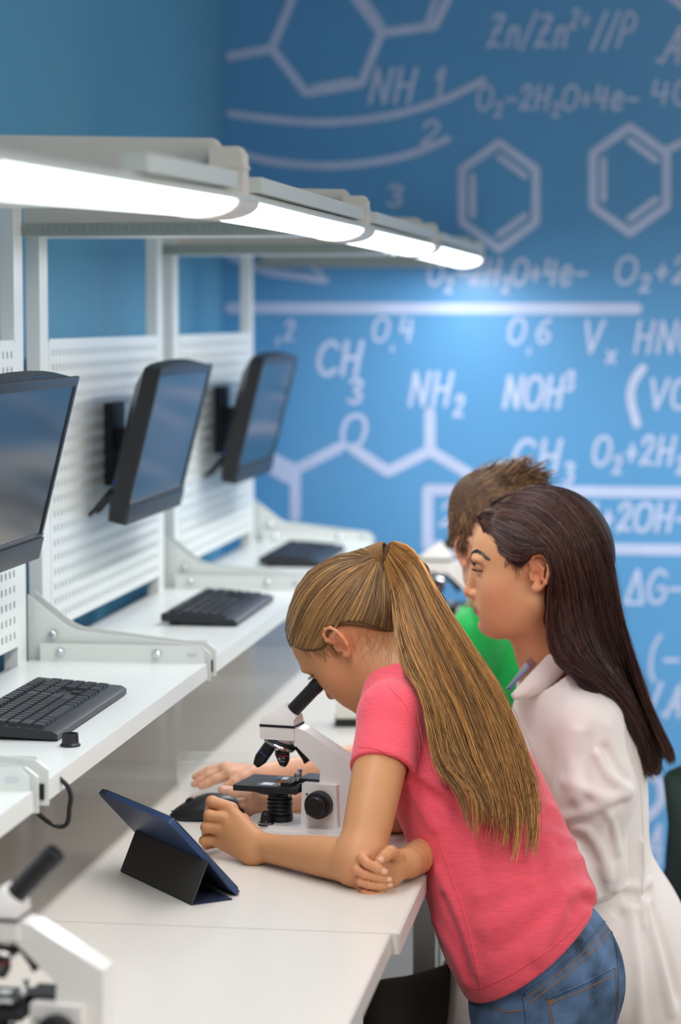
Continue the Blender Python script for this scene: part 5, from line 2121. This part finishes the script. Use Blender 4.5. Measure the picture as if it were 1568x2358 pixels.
gl = []
for t in np.linspace(0, 1, 16):
    u, v, w = 1101 + 17 * t, 1316 - 3.5 * math.sin(math.pi * t * .8) - 1 * t, .021 + .021 * t - .004 * t * t
    p0 = gh(u, v, w)
    loc, nr, i_, d_ = gbody.bvh.find_nearest(Vector(p0))
    p0 = np.array(loc)
    d = gh.f * .0085 + gh.l * .003
    gl.append([p0 + d * f + gh.u * (.003 * f * f) for f in np.linspace(0, 1, 6)])
strand_mesh(np.array(gl), taper(16, 6, .0004, .3), np.tile(np.array(srgb(40, 28, 22)), (16, 1)), 'eyelashes', M['hair'], girl)

# ================================================================ the teacher in the white coat
th = Head((1240, 1303), 3.80, math.radians(0), math.radians(4), math.radians(2), 1.0)
tb = Field()
head_shape(tb, th)
tn0, tn1 = th(1240, 1395, 0), q(1290, 1560, 3.86)
tb.cone(tn0, q(1262, 1490, 3.83), .048, .049, .025)
tb.cone(q(1262, 1490, 3.83), tn1, .049, .060, .02)
tb.cone(q(1212, 1440, 3.80), q(1240, 1520, 3.82), .026, .030, .02)
TX = np.stack([-RT, -FH, Z3], 1)                       # forward, towards the viewer, up
tb.ell(q(1315, 1700, 3.90), TX, (.095, .145, .15), .04)
tb.ell(q(1345, 1960, 3.92), TX, (.085, .13, .20), .04)
tb.ell(q(1375, 2170, 3.93), TX, (.11, .15, .12), .04)
# near arm: sleeve down to the elbow, bare forearm on the table behind the girl
te = q(1345, 1990, 3.755)
twr = on_z(985, 1878, ZT + .026)
limb(tb, [(q(1345, 1665, 3.76), .045), (te, .036)], .02)
limb(tb, [(te, .036), (te * .6 + twr * .4, .036), (twr, .024)], .012)
dth = dist(twr)
tb.cone(twr, q(915, 1890, dth), .022, .020, .01)
finger(tb, [(915, 1884, dth, 24), (880, 1884, dth, 13), (858, 1892, dth, 11)], .004)
finger(tb, [(915, 1900, dth - .01, 18), (885, 1905, dth - .02, 12), (862, 1908, dth - .02, 10)], .003)
finger(tb, [(920, 1876, dth + .02, 18), (884, 1872, dth + .02, 12), (862, 1880, dth + .02, 10)], .003)
finger(tb, [(922, 1872, dth + .04, 16), (890, 1868, dth + .045, 11), (868, 1876, dth + .045, 9)], .003)
finger(tb, [(940, 1880, dth - .01, 14), (915, 1865, dth - .03, 11), (892, 1870, dth - .035, 10)], .003)
V, Q = tb.mesh(.0017)
teacher = np_mesh('person', V, Q, M['teacher_skin'], None, skin_tone(V, [(th, .95)], (214, 156, 114), (172, 78, 84), []))
close_gaps(teacher)
tag(teacher, 'woman in a white coat with long dark brown hair, sitting beside the girl in pink', 'person')

# coat: body, sleeve, lapel
tc = Field()
tc.ell(q(1322, 1720, 3.90), TX, (.112, .168, .17), .05)
tc.ell(q(1350, 1940, 3.92), TX, (.105, .152, .20), .06)
tc.ell(q(1372, 2170, 3.93), TX, (.136, .180, .16), .06)
tc.cone(q(1330, 2210, 3.80), q(1095, 2310, 3.79), .112, .102, .05)
tc.cone(q(1330, 2220, 3.97), q(1095, 2320, 3.97), .108, .098, .05)
tc.cone(q(1400, 2170, 3.93), q(1470, 2330, 3.92), .13, .125, .06)
tc.cone(q(1288, 1600, 3.84), q(1345, 1655, 3.765), .050, .058, .03)
tc.cone(q(1290, 1610, 3.90), q(1335, 1650, 4.03), .055, .058, .03)
tc.cone(q(1268, 1520, 3.83), q(1295, 1610, 3.85), .058, .070, .03)
tc.cone(q(1245, 1450, 3.82), q(1262, 1535, 3.825), .040, .0575, .006, 's')
tc.half(q(1030, 2300, 3.80), -RT * .97 + Z3 * .10, .01)
ts = Field()
tse = q(1362, 2000, 3.745)
ts.cone(q(1352, 1672, 3.755), q(1372, 1820, 3.74), .058, .060, .03)
ts.cone(q(1372, 1820, 3.74), tse, .060, .049, .03)
ts.cone(tse, q(1215, 1960, 3.74), .052, .050, .03)
tun = Field()
tun.other(tc, 0)
tun.other(ts, 0, .012)
tfold = folds_on(tun, [(([(1378, 1738), (1400, 1782), (1430, 1808), (1452, 1818)]), .0075, .012),
               (([(1392, 1728), (1418, 1770), (1446, 1796)]), .0085, -.010),
               (([(1448, 1826), (1420, 1836), (1380, 1862), (1335, 1880), (1290, 1886)]), .010, .010),
               (([(1432, 1850), (1400, 1858), (1360, 1882), (1310, 1902)]), .009, -.007),
               (([(1318, 1905), (1350, 1912), (1385, 1960), (1402, 2020)]), .008, .009),
               (([(1312, 1925), (1340, 1940), (1368, 1985)]), .008, -.007),
               (([(1398, 1868), (1412, 1905), (1424, 1960)]), .007, .007),
               (([(1405, 1890), (1404, 1930), (1412, 1980)]), .006, -.005),
               (([(1330, 1690), (1316, 1750), (1325, 1830)]), .014, .008),
               (([(1352, 1700), (1345, 1770), (1350, 1840)]), .010, -.004),
               (([(1300, 1800), (1340, 1815), (1400, 1845)]), .010, .006),
               (([(1402, 1675), (1412, 1735), (1424, 1785)]), .010, .005),
               (([(1318, 1960), (1340, 2020), (1370, 2066)]), .009, .007),
               (([(1345, 1960), (1372, 2010), (1390, 2056)]), .007, -.005),
               (([(1497, 2030), (1475, 2043), (1445, 2040), (1420, 2050)]), .007, .008),
               (([(1496, 2052), (1470, 2064), (1440, 2064)]), .006, -.006),
               (([(1492, 2078), (1470, 2092), (1440, 2094)]), .007, .007),
               (([(1476, 1940), (1482, 2000), (1474, 2060), (1482, 2130)]), .006, .008),
               (([(1488, 2090), (1512, 2190), (1548, 2330)]), .010, .009),
               (([(1502, 2090), (1536, 2190), (1560, 2290)]), .009, -.007),
               (([(1450, 2100), (1466, 2220), (1476, 2358)]), .012, .006),
               (([(1425, 2110), (1400, 2200), (1390, 2300)]), .012, -.005),
               (([(1420, 2120), (1375, 2230), (1330, 2358)]), .012, .006)])
tcoat = Field()
tcoat.other(tc, 0)
tcoat.other(ts, 0, .012)
tcoat.post = tfold
V, Q = tcoat.mesh(.003)
coat = np_mesh('white_coat', V, Q, M['coat'], teacher)
tag(coat, 'white lab coat with folded lapels')
for nm, uv, lift in (('armhole_seam', [(1318, 1535), (1345, 1570), (1395, 1610), (1432, 1655), (1448, 1700), (1455, 1760)], .0005), ('shoulder_seam', [(1310, 1535), (1330, 1560), (1345, 1575)], .0005),
                     ('back_seam', [(1462, 1700), (1474, 1800), (1480, 1900), (1482, 2000), (1478, 2060)], .0005)):
    seam(nm, tcoat, uv, .0013, M['coat'], coat, 50, lift)
seam('front_hem', tcoat, [(1042, 2190), (1032, 2270), (1026, 2358)], .0016, M['coat'], coat, 40, .0005)
bp = tcoat.hit(1068, 2250, 2.6, 5, .001)
if bp is not None:
    bm = bmesh.new()
    lathe(bm, bp, -FH - RT * .3, [(.0085, -.001), (.009, .001), (.0085, .003), (.005, .0026), (.0005, .0024)], 18)
    to_obj('button', bm, M['button'], coat, smooth=True)


def sheet_mesh(name, fd, rows, lift, m, parent, thick=.002, fallback=3.78):
    """a cloth flap laid over a surface: rows of pixel points"""
    bm = bmesh.new()
    G_ = []
    for i, r in enumerate(rows):
        row = []
        for j, (u, v) in enumerate(spline(r, 14)):
            p = fd.hit(u, v, 2.8, 5, lift + .0025 * math.sin(math.pi * i / (len(rows) - 1)))
            row.append(p if p is not None else q(u, v, fallback))
        G_.append(np.array(row))
    G_ = np.array(G_)
    for _ in range(2):
        G_[1:-1, 1:-1] = (G_[1:-1, 1:-1] * 2 + G_[:-2, 1:-1] + G_[2:, 1:-1] + G_[1:-1, :-2] + G_[1:-1, 2:]) / 6
    vs = [[bm.verts.new(tuple(p)) for p in r] for r in G_]
    wb = [[bm.verts.new(tuple(p + FH * thick)) for p in r] for r in G_]
    for L_, flip in ((vs, False), (wb, True)):
        for a, b in zip(L_, L_[1:]):
            for j in range(len(a) - 1):
                f_ = (a[j], a[j + 1], b[j + 1], b[j])
                bm.faces.new(f_[::-1] if flip else f_)
    ring = lambda X: X[0] + [r[-1] for r in X[1:-1]] + X[-1][::-1] + [r[0] for r in X[-2:0:-1]]
    ra_, rb_ = ring(vs), ring(wb)
    for i in range(len(ra_)):
        j = (i + 1) % len(ra_)
        bm.faces.new((ra_[i], rb_[i], rb_[j], ra_[j]))
    return to_obj(name, bm, m, parent, smooth=True)


both = Field()
both.other(tcoat, 0); both.other(tb, 0, .002)
Vb, Qb = both.mesh(.004, box=(q(1150, 1720, 3.95) - np.array([.05, .25, .02]), q(1340, 1440, 3.6) + np.array([.08, .12, .02])))
# striped blouse collar standing between neck and lapel
cr = [[(1268, 1492), (1240, 1520), (1205, 1556), (1172, 1592)], [(1262, 1500), (1228, 1530), (1196, 1560), (1168, 1590)], [(1228, 1502), (1208, 1528), (1188, 1556), (1165, 1586)]]
blouse = sheet_mesh('blouse_collar', both, cr, .004, M['blouse'], teacher, .0015, 3.79)
for k in range(5):
    f = k / 4
    a = [(1266 - 36 * f, 1494 + 8 * f), (1238 - 28 * f, 1523 + 6 * f), (1203 - 14 * f, 1557), (1172 - 6 * f, 1590 - 3 * f)]
    pts = [p - FH * .0 + (C0 - p) / np.linalg.norm(C0 - p) * .0035 for p in [both.hit(u, v, 2.8, 5, .0055) if both.hit(u, v, 2.8, 5, .0055) is not None else q(u, v, 3.785) for u, v in spline(a, 20)]]
    bm = bmesh.new()
    tube(bm, pts, .00055, 5)
    to_obj('collar_stripe', bm, M['stripe'], blouse, smooth=True)
lp = [[(1272, 1494), (1246, 1524), (1212, 1560), (1176, 1600)], [(1296, 1512), (1262, 1552), (1222, 1585), (1180, 1608)], [(1312, 1532), (1276, 1572), (1230, 1602), (1184, 1612)]]
lap = sheet_mesh('lapel', both, lp, .007, M['coat'], coat, .0025, 3.775)

# trousers and shoes
tt = Field()
for s, dd in ((1, 3.80), (-1, 3.97)):
    hp = q(1330, 2250, dd)
    kn = np.array(q(890, 2350, dd + .02))
    tt.chain([hp, kn], [.082, .060], .03)
    ft = np.array([kn[0] + .03, kn[1], .09])
    tt.chain([kn, ft], [.060, .045], .03)
V, Q = tt.mesh(.006)
tro = np_mesh('trousers', V, Q, M['trousers'], teacher)
for s, dd in ((1, 3.80), (-1, 3.97)):
    kn = np.array(q(905, 2290, dd + .02))
    sf = Field()
    c = np.array([kn[0] + .03, kn[1], 0])
    sf.chain([c + Z3 * .045 + RT * .03, c + Z3 * .040 - RT * .07, c + Z3 * .030 - RT * .15], [.045, .040, .030], .02)
    sf.half(c + Z3 * .002, -Z3, .003)
    V, Q = sf.mesh(.007)
    np_mesh('shoe', V, Q, M['matte_black'], teacher)

# brow, lashes, eye
def brow_hairs(h, sgn, col, n, name, parent, r=.0004):
    out = []
    for _ in range(n):
        t = rng.random()
        u = 1094 + 36 * t
        v = 1293 - 15 * math.sin(min(1, t * 1.25) * math.pi * .62) + 7 * max(0, t - .55) + rng.normal() * 3.6 * (1 - .75 * t)
        p0 = h(u, v, sgn * (.013 + .028 * t))
        d = (h(u + 9, v - 4 + 8 * t, sgn * (.013 + .028 * t + .005)) - p0)
        out.append([p0 + d * f for f in np.linspace(0, 1, 4)])
    return np.array(out)


def snap(fd_v, P, lift=.0008):
    """pull hair points onto a skin surface"""
    Sx = P.shape
    R_ = P.reshape(-1, 3).copy()
    for i, p in enumerate(R_):
        loc, nr, ix, ds = fd_v.bvh.find_nearest(Vector(p))
        if loc is not None: R_[i] = np.array(loc) + np.array(nr) * lift
    return R_.reshape(Sx)


P = snap(tb, brow_hairs(th, 1, None, 700, 'eyebrow', teacher))
eb = strand_mesh(P, taper(len(P), 4, .00065), np.tile(np.array(srgb(44, 30, 26)), (len(P), 1)), 'eyebrow', M['hair'], teacher)
lash, lid = [], []
for t in np.linspace(0, 1, 26):
    u, v, w = 1101 + 17 * t, 1316 - 3.5 * math.sin(math.pi * t * .8) - 1 * t, .021 + .021 * t - .004 * t * t
    p0 = th(u, v, w)
    p0 = snap(tb, np.array([[p0]]), .0004)[0, 0]
    lid.append(p0)
    d = th.f * .0085 + th.l * (.002 + .003 * t) - th.u * .0012
    lash.append([p0 + d * f + th.u * (.0030 * f * f) for f in np.linspace(0, 1, 6)])
strand_mesh(np.array(lash), taper(len(lash), 6, .00032, .2), np.tile(np.array(srgb(24, 18, 16)), (len(lash), 1)), 'eyelashes', M['hair'], teacher)
bm = bmesh.new()
tube(bm, lid, .0009, 5)
to_obj('lash_line', bm, M['lash'], teacher, smooth=True)

# hair
thc = Field()
thc.ell(th(1243, 1263, 0), th.R, (140 * HS, 138 * HS, .0835), .02)
thc.ell(th(1290, 1275, 0), th.R, (118 * HS, 122 * HS, .082), .04)
thl = [(1000, 1180), (1088, 1206), (1104, 1206), (1112, 1220), (1124, 1250), (1144, 1272), (1166, 1286), (1186, 1300), (1202, 1300), (1212, 1282), (1226, 1264), (1244, 1258), (1258, 1268), (1266, 1300), (1262, 1345),
       (1250, 1400), (1300, 1480), (1460, 1480), (1460, 1050), (1000, 1050)]
to_ = q(1240, 1303, 3.76)
thc.poly(to_, RT, Z3, [((u - 1240) * 3.76 / F, (1303 - v) * 3.76 / F) for u, v in thl], .004)
backA = [(1300, 1300, 3.82), (1330, 1400, 3.83), (1362, 1500, 3.85), (1405, 1590, 3.87), (1450, 1665, 3.88), (1490, 1730, 3.88), (1512, 1775, 3.88)]
thm = Field()
thm.other(thc, 0)
thm.chain(uvd(backA), [.074, .062, .050, .038, .026, .018, .008], .03)
thm.chain(uvd([(1290, 1320, 3.765), (1300, 1420, 3.76), (1318, 1500, 3.75), (1370, 1560, 3.75), (1425, 1615, 3.79), (1465, 1690, 3.83), (1492, 1760, 3.86)]), [.020, .026, .026, .022, .018, .014, .006], .03)
thm.chain(uvd([(1290, 1330, 3.88), (1310, 1430, 3.92), (1350, 1540, 3.96), (1410, 1630, 3.95)]), [.035, .04, .03, .02], .03)
V, Q = thm.mesh(.003)
thair = np_mesh('hair', V, Q, M['hair_base2'], teacher, np.tile(np.array(srgb(46, 30, 27)), (len(V), 1)))
tag(thair, 'long dark brown hair tucked behind the ear')
tg = [  # front of the hairline first, then over the crown
    [(1106, 1206), (1128, 1250), (1165, 1284), (1205, 1292), (1222, 1268), (1250, 1256), (1270, 1300), (1262, 1400), (1262, 1480), (1285, 1525), (1345, 1552), (1400, 1585), (1440, 1640), (1470, 1720), (1490, 1790)],
    [(1108, 1200), (1140, 1230), (1185, 1262), (1225, 1262), (1258, 1268), (1276, 1320), (1270, 1410), (1282, 1490), (1318, 1532), (1375, 1565), (1425, 1612), (1460, 1690), (1490, 1780), (1500, 1800)],
    [(1112, 1192), (1150, 1205), (1200, 1230), (1250, 1255), (1282, 1310), (1288, 1400), (1302, 1480), (1350, 1535), (1405, 1580), (1448, 1640), (1480, 1720), (1505, 1790)],
    [(1124, 1178), (1170, 1182), (1225, 1205), (1275, 1255), (1302, 1330), (1312, 1420), (1335, 1500), (1385, 1558), (1432, 1612), (1470, 1690), (1500, 1765), (1512, 1795)],
    [(1150, 1155), (1200, 1160), (1255, 1190), (1305, 1250), (1330, 1340), (1345, 1430), (1372, 1510), (1412, 1575), (1455, 1640), (1490, 1710), (1520, 1785)],
    [(1180, 1138), (1230, 1142), (1285, 1175), (1335, 1245), (1358, 1340), (1374, 1430), (1400, 1510), (1438, 1590), (1472, 1660), (1505, 1720), (1530, 1785)],
    [(1215, 1126), (1265, 1132), (1320, 1172), (1366, 1250), (1386, 1340), (1402, 1420), (1425, 1500), (1458, 1590), (1490, 1670), (1524, 1730), (1540, 1775)],
    [(1222, 1120), (1262, 1122), (1310, 1140), (1356, 1182), (1392, 1250), (1408, 1330), (1424, 1420), (1450, 1510), (1480, 1600), (1510, 1680), (1540, 1740)],
    [(1262, 1124), (1310, 1138), (1362, 1180), (1400, 1245), (1414, 1320), (1428, 1410), (1452, 1500), (1482, 1592), (1512, 1670), (1540, 1725), (1546, 1760)],
    [(1250, 1122), (1298, 1138), (1345, 1185), (1384, 1260), (1402, 1340), (1418, 1420), (1442, 1500), (1472, 1590), (1500, 1665), (1534, 1722), (1542, 1760)],
]
guides = []
for g in tg:
    pts = []
    for (u, v) in spline(g, 22):
        p = thm.hit(u, v, 2.8, 4.6, .0014)
        pts.append(p if p is not None else (None, u, v))
    ds = [dist(p) if isinstance(p, np.ndarray) else None for p in pts]
    known = [i for i, d in enumerate(ds) if d is not None]
    if not known: continue
    dd = np.interp(range(len(ds)), known, [ds[i] for i in known])
    guides.append(np.array([q(u, v, d) for (u, v), d in zip(spline(g, 22), dd)]))
brown = [(86, 56, 47), (70, 44, 38), (104, 68, 57), (58, 37, 33), (120, 80, 66), (76, 50, 42), (48, 31, 28)]
P, s = sheet(guides, 4200, 26, [.0006, .002, .003, .005, .008, .010, .010], -FH + Z3 * .1, .0055, clump=60, ends=(.88, 1.0))
band = 1 + .22 * np.sin(s * 46 + 3 * np.sin(s * 11))
P = root_in(P, tb, 1.6)
strand_mesh(P, taper(4200, 28, .0005), hair_cols(4200, brown, .14) * band[:, None], 'hair_strands', M['hair'], thair)
P, s = sheet(guides, 160, 26, [.002, .004, .006, .012, .02, .024], -FH + Z3 * .2, .012, ends=(.8, 1.0))
strand_mesh(P, taper(160, 26, .00028), hair_cols(160, brown), 'flyaway_strands', M['hair'], thair)
sb = []
for _ in range(110):                                     # sideburn wisps in front of the ear
    u, v = 1160 + 44 * rng.random(), 1284 + 18 * rng.random()
    L_ = 8 + 46 * rng.random() ** 2 * math.exp(-((u - 1186) / 14) ** 2)
    bend = rng.normal() * 5
    pts = [csurf(tb, u + L_ * f * .20 + bend * f * f, v + L_ * f, 3.75, .0008) for f in np.linspace(0, 1, 6)]
    sb.append(spline(np.array(pts), 9))
strand_mesh(np.array(sb), taper(110, 9, .00017, .1), hair_cols(110, brown), 'sideburn_hairs', M['hair'], thair)

# ================================================================ the boy in green
BD = 4.15
bh = Head((1142, 1262), BD, math.radians(24), math.radians(0), 0, .94)
yaw = math.radians(62)                                    # turned towards the right and the viewer
hdv = RT * math.sin(math.radians(36)) - FH * math.cos(math.radians(36))
bh.f = hdv * math.cos(math.radians(16)) - Z3 * math.sin(math.radians(16))
bh.l = np.cross(Z3, hdv)
bh.u = np.cross(bh.f, bh.l)
bh.R = np.stack([bh.f, bh.u, bh.l], 1)
bh.ear = 1.0
bb = Field()
head_shape(bb, bh, True)
bnk = q(1138, 1395, BD + .04)
bb.cone(bh(1245, 1370, 0), bnk, .044, .050, .03)
BX = np.stack([hdv, bh.l, Z3], 1)
bb.ell(q(1180, 1560, BD + .08), BX, (.075, .12, .14), .04)
bb.ell(q(1250, 1800, BD + .12), BX, (.075, .11, .2), .04)
# forearms lying on the table towards the left
for el, wp, tipz, first in ((q(985, 1776, 4.02), on_z(640, 1850, ZT + .026), 0, True), (q(960, 1722, 4.24), on_z(598, 1786, ZT + .038), 0, False)):
    shd = q(1085, 1480, BD - .02) if first else q(1110, 1470, BD + .16)
    limb(bb, [(shd, .034), (el, .029)], .015)
    limb(bb, [(el, .0285), (el * .6 + wp * .4, .026), (wp, .0185)], .012)
    dh_ = dist(wp)
    if first:
        bb.cone(wp, q(590, 1846, dh_ - .005), .0195, .0165, .008)
        bb.cone(wp, q(575, 1862, dh_ + .01), .018, .013, .008)
        finger(bb, [(606, 1838, dh_ - .008, 18), (580, 1826, dh_ - .012, 13.5), (545, 1824, dh_ - .014, 12), (512, 1818, dh_ - .014, 10.5)], .005)
        for k, (u, v) in enumerate(((560, 1850), (556, 1858), (556, 1866), (560, 1872))):
            finger(bb, [(590, 1846 + 6 * k, dh_ + .012 * k, 13), (u, v, dh_ + .012 * k, 11.5), (u - 8, v + 10, dh_ + .012 * k + .01, 10.5), (u + 12, v + 16, dh_ + .012 * k + .015, 10)], .003)
    else:
        bb.cone(wp, q(520, 1772, dh_), .017, .0135, .008)
        bb.cone(wp, q(530, 1782, dh_ - .02), .017, .011, .008)
        bb.cone(wp, q(535, 1775, dh_ + .02), .016, .011, .008)
        finger(bb, [(522, 1768, dh_ + .014, 14), (482, 1775, dh_ + .016, 11.5), (466, 1782, dh_ + .016, 10), (450, 1789, dh_ + .016, 8.5)], .003)
        finger(bb, [(524, 1776, dh_, 14), (482, 1786, dh_ - .001, 11.5), (464, 1797, dh_ - .001, 10), (447, 1806, dh_ - .001, 8.5)], .003)
        finger(bb, [(532, 1784, dh_ - .018, 13), (498, 1794, dh_ - .020, 11.5), (480, 1803, dh_ - .020, 10), (463, 1811, dh_ - .020, 8.5)], .003)
        finger(bb, [(534, 1768, dh_ + .028, 12), (500, 1772, dh_ + .032, 10), (482, 1780, dh_ + .032, 9), (470, 1787, dh_ + .032, 8)], .003)
        finger(bb, [(580, 1780, dh_ - .015, 15), (560, 1790, dh_ - .03, 11.5), (540, 1800, dh_ - .035, 10), (522, 1808, dh_ - .035, 9)], .004)
V, Q = bb.mesh(.0022)
boy = np_mesh('person', V, Q, M['boy_skin'], None, skin_tone(V, [(bh, .6)], (228, 176, 146), (204, 124, 116), []))
close_gaps(boy)
tag(boy, 'boy in a green T-shirt, half hidden behind the woman in the white coat', 'person')
for (u, v, a, lu, lv) in ((515, 1818, 3.1, 8, 7), (452, 1788, 2.7, 6, 5), (450, 1804, 2.6, 6, 5), (466, 1809, 2.6, 6, 5)):
    nail(bb, u, v, a, lu, lv, boy, 3.4, 5)
bs = Field()
bs.ell(q(1180, 1560, BD + .08), BX, (.098, .150, .16), .05)
bs.ell(q(1245, 1780, BD + .12), BX, (.095, .140, .22), .05)
bs.cone(q(1135, 1425, BD + .05), q(1175, 1520, BD + .08), .052, .09, .04)
bs.cone(q(1110, 1450, BD + .02), q(1092, 1475, BD - .02), .046, .048, .03)
bs.cone(q(1092, 1470, BD - .02), q(1050, 1590, BD - .06), .047, .042, .02)
bs.cone(q(1130, 1450, BD + .10), q(1115, 1475, BD + .18), .046, .046, .03)
bs.cone(q(1115, 1475, BD + .18), q(1070, 1590, BD + .19), .046, .042, .02)
bs.cone(q(1128, 1390, BD + .04), q(1120, 1330, BD + .03), .050, .05, .004, 's')
bs.post = folds([(uvd([(1085, 1440, 4.08), (1090, 1500, 4.07), (1110, 1560, 4.06)]), .012, .006), (uvd([(1150, 1450, 4.05), (1165, 1510, 4.04), (1190, 1560, 4.04)]), .012, .006)])
V, Q = bs.mesh(.005)
tag(np_mesh('green_tshirt', V, Q, M['green'], boy), 'bright green T-shirt')
bj = Field()
bp_ = q(1290, 2010, BD + .16)
bj.ell(bp_ + Z3 * .03, BX, (.10, .135, .11), .04)
for s in (-1, 1):
    hp = bp_ + bh.l * s * .065 - Z3 * .05
    bj.chain([hp, np.array([hp[0] + .01, hp[1], .36]), np.array([hp[0], hp[1], .085])], [.075, .055, .045], .03)
V, Q = bj.mesh(.008)
np_mesh('jeans', V, Q, M['denim'], boy)
for s in (-1, 1):
    hp = bp_ + bh.l * s * .065
    c = np.array([hp[0], hp[1], 0])
    sf = Field()
    sf.chain([c + Z3 * .040 - hdv * .04, c + Z3 * .036 + hdv * .06, c + Z3 * .028 + hdv * .12], [.040, .036, .028], .02)
    sf.half(c + Z3 * .002, -Z3, .003)
    V, Q = sf.mesh(.008)
    np_mesh('shoe', V, Q, M['shoe'], boy)
# short brown hair
bc = Field()
bc.ell(bh(1244, 1262, 0), bh.R, (142 * .94 * HS, 140 * .94 * HS, .080), .02)
bc.ell(q(1165, 1128, BD - .01), np.eye(3), (.062, .060, .045), .04)
bc.ell(q(1094, 1160, BD + .01), np.eye(3), (.044, .050, .05), .03)
bl = [(1000, 1050), (1300, 1050), (1300, 1185), (1200, 1178), (1130, 1172), (1096, 1176), (1080, 1186), (1074, 1210), (1070, 1240), (1064, 1262), (1054, 1250), (1044, 1240), (1000, 1240)]
bo = q(1105, 1268, BD)
bc.poly(bo, RT, Z3, [((u - 1105) * BD / F, (1268 - v) * BD / F) for u, v in bl], .004)
V, Q = bc.mesh(.0035)
bhair = np_mesh('hair', V, Q, M['hair_base2'], boy, np.tile(np.array(srgb(86, 64, 48)), (len(V), 1)))
tag(bhair, 'short tousled brown hair')
st = []
for _ in range(5200):
    u, v = 1030 + 220 * rng.random(), 1068 + 190 * rng.random()
    p = bc.hit(u, v, 3.0, 5, 0)
    if p is None: continue
    up = max(0, (1200 - v) / 130)
    d = RT * (.034 * up + .005 * rng.normal()) + Z3 * (.013 * up - .018 * (1 - up) + .006 * rng.normal()) - FH * .006
    st.append([p + d * f + FH * .003 * f * f for f in np.linspace(0, 1, 6)])
st = np.array(st)
pal = [(120, 88, 62), (96, 70, 52), (146, 108, 74), (82, 60, 46), (168, 126, 86)]
strand_mesh(st, taper(len(st), 6, .0008), hair_cols(len(st), pal, .25), 'hair_strands', M['hair'], bhair)
P = snap(bb, brow_hairs(bh, -1, None, 120, 'eyebrow', boy))
strand_mesh(P, taper(len(P), 4, .0005), np.tile(np.array(srgb(110, 82, 62)), (len(P), 1)), 'eyebrow', M['hair'], boy)
